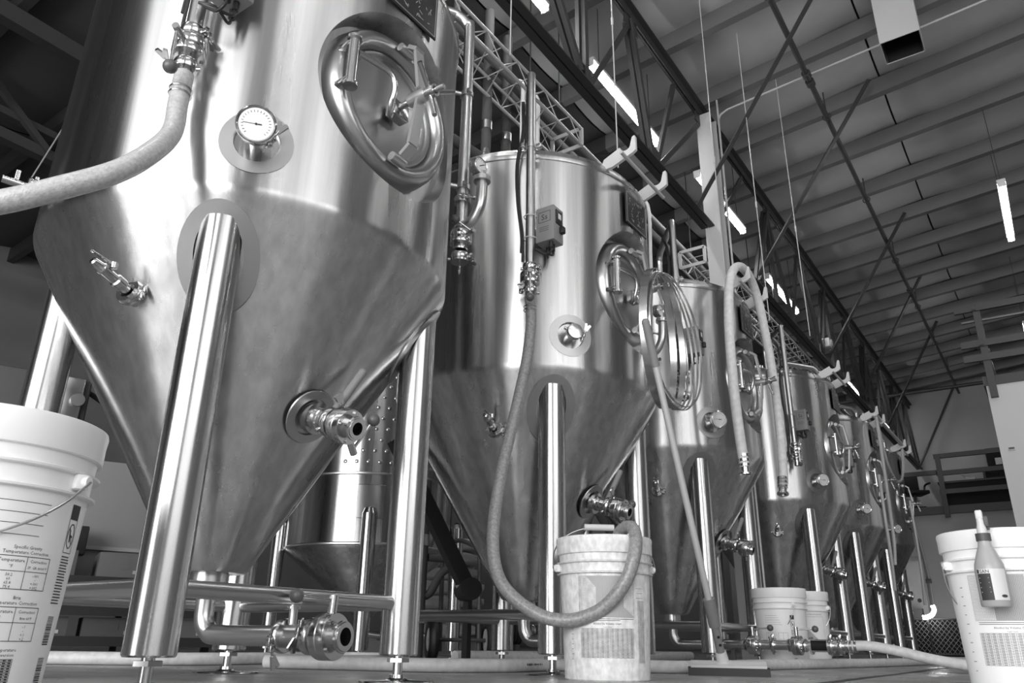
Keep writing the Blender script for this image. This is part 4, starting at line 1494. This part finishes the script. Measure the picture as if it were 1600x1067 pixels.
# ------------------------------------------------------------------ behind the tanks
root = empty('bright_tank', (2.23, 1.64, 0), 'small dimpled steel tank on legs seen between the first two fermenters', 'tank')
BR = .5
b = MB().lathe([(0, .22), (.06, .23), (.07, .25), (BR - .02, .575), (BR - .004, .59), (BR, .61), (BR, 1.0), (BR + .002, 1.002), (BR + .002, 1.9), (BR - .05, 1.96), (.2, 2.05), (0, 2.06)], n=96)
b.build('shell', M['tank'], root)
b = MB().lathe([(BR, .985), (BR + .004, .99), (BR + .004, .998), (BR, 1.003)], n=96).lathe([(BR, .592), (BR + .004, .597), (BR + .004, .605), (BR, .61)], n=96)
b.build('seam', M['castring'], root)
b = MB()
for r_ in range(13):
    for c in range(26):
        a = R(-155 + (c + .5 * (r_ % 2)) * 7.6)
        z = 1.06 + r_ * .065
        p = Vector((math.cos(a), math.sin(a), 0)) * BR + Vector((0, 0, z))
        b.lathe([(.014, -.001), (.011, .004), (.006, .006), (0, .0065)], p, (math.cos(a), math.sin(a), 0), 8)
o = b.build('dimple', M['steel'], root)
o['kind'] = 'stuff'
for k in range(4):
    a = R(-136 + 90 * k)
    p = Vector((math.cos(a), math.sin(a), 0)) * (BR + .04)
    lg = MB().cyl(p + Vector((0, 0, .05)), p + Vector((0, 0, .76)), .042, n=24).cyl(p, p + Vector((0, 0, .05)), .012, n=10).lathe([(0, 0), (.05, 0), (.05, .01), (0, .01)], p, (0, 0, 1), 18).build('leg', M['leg'], root)
    d = Vector((math.cos(a), math.sin(a), 0))
    b = MB().lathe([(BR, .738), (BR + .005, .742), (BR + .005, .925), (BR, .93)], (0, 0, 0), (0, 0, 1), 12, a - .15, a + .15)
    MB().lathe([(.042, 0), (.03, .03), (0, .045)], p + Vector((0, 0, .76)), (0, 0, 1), 20).build('leg_end', M['steel'], lg)
    b.build('leg_cap', M['steel'], lg)
b = MB().tube([(.0, -.0, .24), (0, 0, .17), (.05, -.05, .13), (.3, -.25, .13)], .02, n=14)
b.build('outlet', M['pipe'], root)

# black slanting auger tube with a strap
p0, p1 = Vector((1.30, .60, .98)), Vector((1.66, .40, .30))
d = (p1 - p0).normalized()
root = empty('auger_tube', (1.66, .40, 0), 'black slanting tube with a pale strap behind the second fermenter', 'tube')
off = -root.location
MB().beam(p0 + off, p1 + off, .06, .065).build('tube', M['rubber'], root)
MB().beam(p1 + off - d * .07, p1 + off - d * .03, .064, .07).build('strap', M['lattice'], root)
MB().cyl(p1 + off - d * .03 + Vector((-.04, -.05, 0)), p1 + off - d * .03 + Vector((.05, .06, 0)), .05, n=20).build('end_elbow', M['rubber'], root)
MB().beam(p1 + off + Vector((.03, .04, 0)), Vector((.03, .04, 0)), .03, .03, (1, 0, 0)).build('stand', M['rubber'], root)

# dark standpipe with elbows
pipe_thing('standpipe', [(2.02, 1.02, .0), (2.02, 1.02, .2), (2.02, 1.02, .5), (2.02, 1.02, .95)], .032, M['foam'], 'dark vertical standpipe beside the dimpled tank', [((2.02, 1.02, .22), (0, 0, 1)), ((2.02, 1.02, .62), (0, 0, 1))])
pipe_thing('standpipe', [(1.88, 1.1, .47), (1.95, 1.06, .40), (2.05, 1.0, .33), (2.12, .96, .45), (2.2, .9, .52), (2.05, 1.0, .53)], .022, M['foam'], 'dark crooked pipe fitting beside the dimpled tank')

# grain sacks on a pallet
pal = empty('pallet', (4.1, 2.7, 0), 'low wooden pallet under the grain sacks', 'pallet', rz=R(-46))
for k in range(6):
    MB().box((-.5 + .2 * k, 0, .11), (.12, 1.0, .018)).build('deck_board', M['wood'], pal)
for y in (-.45, 0, .45):
    MB().box((0, y, .05), (1.15, .09, .1)).build('bearer', M['wood'], pal)


def sack_mesh():
    bm = bmesh.new()
    bmesh.ops.create_cube(bm, size=1)
    bmesh.ops.subdivide_edges(bm, edges=bm.edges[:], cuts=5, use_grid_fill=True)
    for v in bm.verts:
        x, y, z = v.co
        e = max(abs(x), abs(y)) * 2
        pinch = (1 - .55 * max(0, (abs(x) * 2)) ** 6) * (1 - .35 * max(0, abs(y) * 2) ** 6)
        v.co = Vector((x * .78, y * .44, z * .12 * pinch + .006 * math.sin(9 * x + 4 * y)))
    me = bpy.data.meshes.new('grain_sack')
    bm.to_mesh(me)
    bm.free()
    for p in me.polygons:
        p.use_smooth = True
    me.materials.append(M['sack'])
    return me


sm = sack_mesh()
for k in range(7):
    for q in range(2):
        o = link('grain_sack', sm, None)
        a = R(-46)
        u, v_ = ((-.24 if q else .24) + random.uniform(-.02, .02)), random.uniform(-.02, .02)
        uu_ = Vector((math.cos(a), math.sin(a), 0)) * v_ + Vector((-math.sin(a), math.cos(a), 0)) * u
        o.location = Vector((4.1, 2.7, .18 + .112 * k)) + uu_
        o.rotation_euler = (0, 0, a + R(random.uniform(-3, 3)))
        wh = ['bottom', 'second', 'third', 'fourth', 'fifth', 'sixth', 'topmost'][k]
        tag(o, f'pale grain sack on the pallet, {wh} layer, {"far" if q else "near"} side', 'sack', 'grain sacks on the pallet')

# hand truck wheel and pump behind the braces
root = empty('hand_truck', (2.3, .95, 0), 'black wheeled hand truck standing behind the right front leg', 'hand truck', rz=R(-40))
for sx in (-1, 1):
    w = MB().torus((sx * .16, 0, .11), (1, 0, 0), .085, .028, 28, 10).build('wheel', M['rubber'], root)
    MB().lathe([(0, -.02), (.06, -.02), (.06, .02), (0, .02)], (sx * .16, 0, .11), (1, 0, 0), 20).build('rim', M['lattice'], w)
b = MB().cyl((-.18, 0, .11), (.18, 0, .11), .01, n=8)
for sx in (-1, 1):
    b.tube([(sx * .11, .03, .05), (sx * .11, .06, .5), (sx * .11, .1, .62)], .013, n=8)
b.tube([(-.11, .1, .62), (0, .14, .66), (.11, .1, .62)], .013, n=8)
b.box((0, -.04, .03), (.28, .12, .008))
b.build('frame', M['darkgrey'], root)
root = empty('transfer_pump', (2.95, 1.15, 0), 'black transfer pump on the floor behind the second fermenter', 'pump', rz=R(-30))
b = MB().cyl((-.13, 0, .17), (.13, 0, .17), .085, n=24).cyl((.13, 0, .17), (.17, 0, .17), .06, n=20)
for k in range(10):
    b.lathe([(.085, -.004), (.095, -.004), (.095, .004), (.085, .004)], (-.1 + .022 * k, 0, .17), (1, 0, 0), 24)
b.build('motor', M['rubber'], root)
MB().bbox((0, 0, .275), (.12, .08, .05), .008).build('terminal_box', M['darkgrey'], root)
b = MB().lathe([(0, 0), (.07, 0), (.075, .03), (.06, .06), (0, .06)], (.17, 0, .17), (1, 0, 0), 24).cyl((.2, 0, .22), (.2, 0, .34), .02, n=14)
b.build('pump_head', M['steel'], root)
b = MB()
for sx in (-.09, .09):
    b.box((sx, 0, .045), (.03, .16, .09))
b.box((0, 0, .008), (.4, .2, .016))
b.build('base', M['darkgrey'], root)

# shelf unit with boxes, white board and clutter behind the left bucket
RX, RY = 1.35, 3.25
root = empty('shelf_rack', (RX, RY, 0), 'dark low metal rack of boxes behind the nearest fermenter leg', 'rack', rz=R(-24))
for sx in (-1, 1):
    for sy in (-1, 1):
        MB().box((sx * .85, sy * .25, .3), (.05, .05, .6)).build('post', M['darkgrey'], root)
for z in (.07, .24, .41):
    MB().box((0, 0, z), (1.75, .55, .03)).build('shelf', M['darkgrey'], root)
    MB().box((0, -.27, z), (1.75, .02, .055)).build('shelf_beam', M['beam'], root)
mx = Matrix.Translation((RX, RY, 0)) @ Matrix.Rotation(R(-24), 4, 'Z')
nb = 0
for z in (.085, .255, .425):
    for k in range(4):
        w, h = (.34, .12) if z < .4 else (.30, .16)
        b = MB().box((0, 0, h / 2), (w, .4, h)).box((0, -.2, h * .55), (.05, .006, h * .3))
        p = mx @ Vector((-.63 + .42 * k, -.03, z))
        o = b.build('carton', M['card'] if (k + nb) % 3 else M['midgrey'], None, p, (0, 0, R(-24)))
        MB().box((w * .28, -.202, h * .3), (.07, .003, .02)).build('sticker', M['cream'], o)
        wh = {0.085: 'bottom', .255: 'middle', .425: 'top'}[z]
        tag(o, f'dark carton on the {wh} shelf of the low rack, {["first", "second", "third", "fourth"][k]} from the left', 'carton', 'cartons on the low rack')
        nb += 1
wb = empty('sign_board', (1.05, 3.72, 1.02), 'pale board with dark lettering behind the left bucket', 'sign', rz=R(-24))
MB().bbox((0, 0, -.21), (1.6, .03, .86), .006).build('board', M['board'], wb)
b = MB()
vs, fs = text2d('Y', .11)
b.add([(.045 + u_, -.0165, -.17 + v_) for u_, v_ in vs], fs, False)
b.box((.05, -.0165, -.005), (.11, .001, .11)).box((.03, -.0165, -.075), (.11, .001, .015))
for k in range(5):
    a = R(20 + 14 * k)
    b.beam((.03 + .02 * k, -.0165, .1 - .03 * k), (.2 * math.cos(a) * .5 + .12, -.0165, .16 - .05 * k), .008, .001, (0, -1, 0))
b.build('lettering', M['darkgrey'], wb)
MB().box((0, -.03, -.37), (1.6, .03, .025)).build('ledge', M['wallfar'], wb)
b = MB()
for sx in (-.75, .75):
    b.box((sx, .03, -.52), (.04, .03, 1.0))
b.build('stand', M['darkgrey'], wb)
ca = MB().lathe([(0, 0), (.05, 0), (.06, .02), (.062, .2), (.05, .23), (.02, .24), (0, .24)], (0, 0, 0), (1, .2, 0), 24).tube([(.1, 0, .05), (-.05, -.02, .15), (-.12, -.02, .32), (-.16, 0, .5)], .008, n=8).build('canister', M['darkgrey'], None, (.98, 3.62, 1.11), (0, 0, R(-30)))
tag(ca, 'dark round canister lying on top of the pale board, cable rising from it', 'canister')
o = MB().bbox((0, 0, .0), (.34, .12, .18), .01).build('black_crate', M['black'], None, mx @ Vector((-.18, .12, .66 + .015)), (0, 0, R(-24)))
tag(o, 'black flat crate standing on the low rack', 'crate')
# dark machine at the left edge behind the bucket
root = empty('palletizer', (.28, 2.05, 0), 'dark machine with a bolted plate at the left edge behind the bucket', 'machine', rz=R(-20))
b = MB().bbox((0, 0, .62), (.5, .4, 1.24), .02)
b.build('body', M['darkgrey'], root)
b = MB().bbox((.16, -.21, 1.13), (.12, .03, .2), .01).cyl((.2, -.22, 1.12), (.2, -.25, 1.12), .03, n=16)
b.build('bolted_plate', M['castring'], root)
b = MB().tube([(.25, -.1, 1.2), (.4, -.12, 1.12), (.55, -.1, 1.1), (.7, 0, 1.2)], .012, n=8)
b.build('cable', M['rubber'], root)

# ------------------------------------------------------------------ aisle side: white office block with railing, far mezzanine
BX, BY, BZ = 8.0, -1.56, 2.72
b = MB().box((BX + 1.6, BY - 2.6, BZ / 2), (3.2, 5.2, BZ))
blk = struct(b.build('wall_block', M['white']), 'white walled office block at the right with a railed roof')
b = MB().box((BX + 1.6, BY - 2.6, BZ + .05), (3.24, 5.24, .1))
b.build('fascia', M['rail'], blk)
b = MB().bbox((BX - .008, BY - .105, 2.03), (.016, .06, .04), .003)
o = b.build('wall_switch', M['cream'])
tag(o, 'small switch plate on the white office block', 'switch')
MB().box((BX - .0175, BY - .105, 2.03), (.004, .05, .02)).build('rocker', M['darkgrey'], o)
rl = empty('railing', (BX, BY, BZ), 'dark guard rail on top of the white office block', 'railing')
for y in (-.06, -1.7, -3.4, -5.0):
    MB().box((-.03, y, .36), (.06, .07, 1.0)).build('post', M['rail'], rl)
for x in (1.5, 3.1):
    MB().box((x, -.04, .44), (.06, .06, .9)).build('post', M['rail'], rl)
for z in (.87, .46, .3):
    MB().box((-.06, -2.5, z), (.04, 5.3, .075)).build('rail', M['rail'], rl)
MB().box((.0, -2.5, .74), (.03, 5.2, .02)).build('rail', M['purlin'], rl)
for z in (.87, .46):
    MB().box((1.5, -.04, z), (3.2, .04, .06)).build('rail', M['rail'], rl)
o = MB().lathe([(0, 0), (.5, 0), (.5, .6), (.42, .95), (.3, 1.15), (0, 1.18)], n=40).build('plastic_drum', M['lattice'], None, (6.9, -2.28, 0))
tag(o, 'pale rounded drum standing before the office block at the right edge', 'drum')

# mezzanine at the far end
MZX, MZZ = 12.5, 2.12
mz = struct(MB().box(((MZX + XF) / 2, (-5 + 3) / 2, MZZ), (XF - MZX, 8, .12)).build('floor_mezzanine', M['rail']))
struct(MB().box((MZX + .12, -1, 1.03), (.12, 8, 2.06)).build('wall_mezzanine', M['wallfar']), 'pale wall below the far mezzanine')
rl = empty('railing', (MZX, 0, MZZ), 'dark guard rail along the far mezzanine', 'railing')
for y, h in ((-.55, .86), (-2.2, .86), (.75, .6), (1.9, .6)):
    MB().box((-.03, y, h / 2 - .06), (.06, .07, h + .12)).build('post', M['rail'], rl)
for z in (.83, .56, .27):
    MB().box((-.03, -2.0, z), (.05, 3.0, .07)).build('rail', M['rail'], rl)
MB().box((-.03, .95, .58), (.05, 3.0, .07)).build('rail', M['rail'], rl)


def office_chair(loc, rzv, label):
    root = empty('office_chair', loc, label, 'chair', 'black office chairs on the mezzanine', rz=rzv)
    MB().bbox((0, 0, .3), (.36, .36, .06), .02).build('seat', M['black'], root)
    b = MB().add([(x, .17 + .03 * (1 - (x / .17) ** 2) * 0 + .02 * k, .34 + .1 * k) for k in range(4) for x in (-.17, 0, .17)], [(3 * k + c, 3 * k + c + 1, 3 * k + c + 4, 3 * k + c + 3) for k in range(3) for c in range(2)], True)
    b.bbox((0, .2, .50), (.34, .05, .34), .02)
    b.build('backrest', M['black'], root)
    for sx in (-1, 1):
        MB().tube([(sx * .2, .1, .3), (sx * .22, .08, .44), (sx * .22, -.12, .45)], .016, n=8).build('armrest', M['black'], root)
    b = MB().cyl((0, 0, .06), (0, 0, .28), .022, n=10)
    for k in range(5):
        a = 2 * PI * k / 5
        b.beam((0, 0, .07), (.2 * math.cos(a), .2 * math.sin(a), .045), .03, .03).sphere((.2 * math.cos(a), .2 * math.sin(a), .024), .024, 8)
    b.build('base', M['black'], root)


office_chair((12.95, -.08, MZZ + .06), R(-60), 'black office chair on the far mezzanine beside the rail post')
office_chair((13.0, .50, MZZ + .06), R(20), 'black office chair on the far mezzanine, low behind the last fermenter')
office_chair((13.75, -1.0, MZZ + .06), R(150), 'black office chair on the far mezzanine, half behind the desk')
root = empty('desk', (13.1, -1.0, MZZ + .06), 'dark desk on the far mezzanine behind the railing', 'desk')
MB().box((0, 0, .42), (.5, 1.1, .03)).build('top', M['black'], root)
MB().box((-.22, 0, .22), (.02, 1.06, .38)).build('modesty_panel', M['dark'], root)
for sy in (-1, 1):
    MB().box((0, sy * .5, .2), (.46, .03, .4)).build('leg', M['black'], root)
b = MB().bbox((13.0, -.92, MZZ + .06 + .47), (.1, .14, .05), .01).cyl((12.98, -.9, MZZ + .53), (12.98, -.8, MZZ + .62), .025, n=10)
tag(b.build('desk_fan', M['cream']), 'small pale gadget on the mezzanine desk', 'gadget')
b = MB().bbox((14.9, -1.35, 2.85), (.06, .5, 1.3), .01)
o = struct(b.build('door_1', M['dark']), 'dark doorway on the mezzanine')
MB().bbox((14.85, -1.28, 3.25), (.01, .1, .12), .004).build('door_sign', M['cream'], o)

# far end: flush door, conduits, outlets, mesh fence, work lamp, clutter
d2 = struct(MB().bbox((MZX + .05, .22, .70), (.03, .55, 1.36), .004).build('door_2', M['white']), 'pale flush door in the far wall')
MB().box((MZX + .04, .22, 1.395), (.03, .6, .03)).build('door_frame', M['wallfar'], d2)
for y in (-.07, .51):
    MB().box((MZX + .04, y, .7), (.03, .03, 1.4)).build('door_frame', M['wallfar'], d2)
MB().cyl((MZX + .03, .16, .82), (MZX + .02, .16, .82), .03, n=14).build('porthole', M['darkgrey'], d2)
MB().cyl((MZX + .03, .05, .79), (MZX + .02, .05, .79), .03, n=14).build('porthole', M['darkgrey'], d2)
cn = empty('conduit_pair', (MZX, 0, 0), 'thin twin conduits running down beside the far door', 'conduit')
MB().tube([(.03, -.1, .55), (.03, -.1, 1.4), (.03, .0, 2.0)], .012, n=8).build('conduit', M['midgrey'], cn)
MB().tube([(.03, -.13, .55), (.03, -.13, 1.2), (.03, -.06, 2.0)], .01, n=8).build('conduit', M['lattice'], cn)
MB().bbox((.025, -.12, 1.07), (.05, .08, .06), .008).build('outlet', M['darkgrey'], cn)
fn = empty('mesh_barrier', (11.9, 0, 0), 'dark diamond mesh barrier standing at the far end', 'barrier')
y0, y1, h = .42, -1.5, .50
for z in (.03, h):
    MB().cyl((0, y0, z), (0, y1, z), .012, n=8).build('rail', M['rail'], fn)
for y in (y0, (y0 + y1) / 2, y1):
    MB().cyl((0, y, 0), (0, y, h), .014, n=8).build('post', M['rail'], fn)
b = MB()
n = 30
st = (y0 - y1) / n
for k in range(-8, n + 8):
    for sg in (-1, 1):
        a, c = y0 - k * st, y0 - k * st - sg * h * .8
        ya_, yb_ = max(min(a, y0), y1), max(min(c, y0), y1)
        if abs(c - a) < 1e-6 or ya_ == yb_:
            continue
        za = .03 + (ya_ - a) / (c - a) * (h - .03)
        zb = .03 + (yb_ - a) / (c - a) * (h - .03)
        b.cyl((0, ya_, za), (0, yb_, zb), .0045, n=4, cap=False)
o = b.build('mesh', M['midgrey'], fn)
o['kind'] = 'stuff'
MB().box((.12, (y0 + y1) / 2, h / 2), (.02, y0 - y1, h - .02)).build('backing', M['dark'], fn)
wl = empty('work_lamp', (11.7, -.13, .52), 'bright work lamp shining over the mesh barrier', 'lamp')
MB().tube([(0, -.09, .16), (0, -.1, .1), (0, -.06, .03), (0, .02, 0), (0, .06, 0)], .028, n=12).build('lit_tube', M['lamp'], wl)
MB().cyl((.02, 0, -.52), (.02, 0, .0), .012, n=8).lathe([(0, 0), (.1, 0), (.1, .015), (0, .015)], (.02, 0, -.52), (0, 0, 1), 14).build('stand', M['darkgrey'], wl)
for k, (y, m_, h_, l) in enumerate(((.36, 'midgrey', .14, 'grey carton on the floor shelf by the far door'), (.1, 'card', .16, 'dark printed carton by the far door'), (-.62, 'black', .12, 'flat black case lying on the mesh barrier top'))):
    b = MB().bbox((0, 0, h_ / 2), (.16, .22, h_), .006)
    o = b.build('carton', M[m_], None, (12.25, y, .5))
    tag(o, l, 'carton')
b = MB().box((12.25, -.1, .48), (.3, 1.6, .03))
for y in (.6, -.8):
    b.box((12.25, y, .235), (.05, .05, .47))
tag(b.build('work_bench', M['midgrey']), 'low grey bench behind the mesh barrier', 'bench')
# roof-wall struts at the far wall
b = MB().cyl((14.75, -.03, 3.28), (14.8, -.85, 4.76), .02, n=8)
tag(b.build('diagonal_brace', M['beam']), 'dark strut rising at the far wall by the girder end', 'brace', 'diagonal braces from girder to roof')
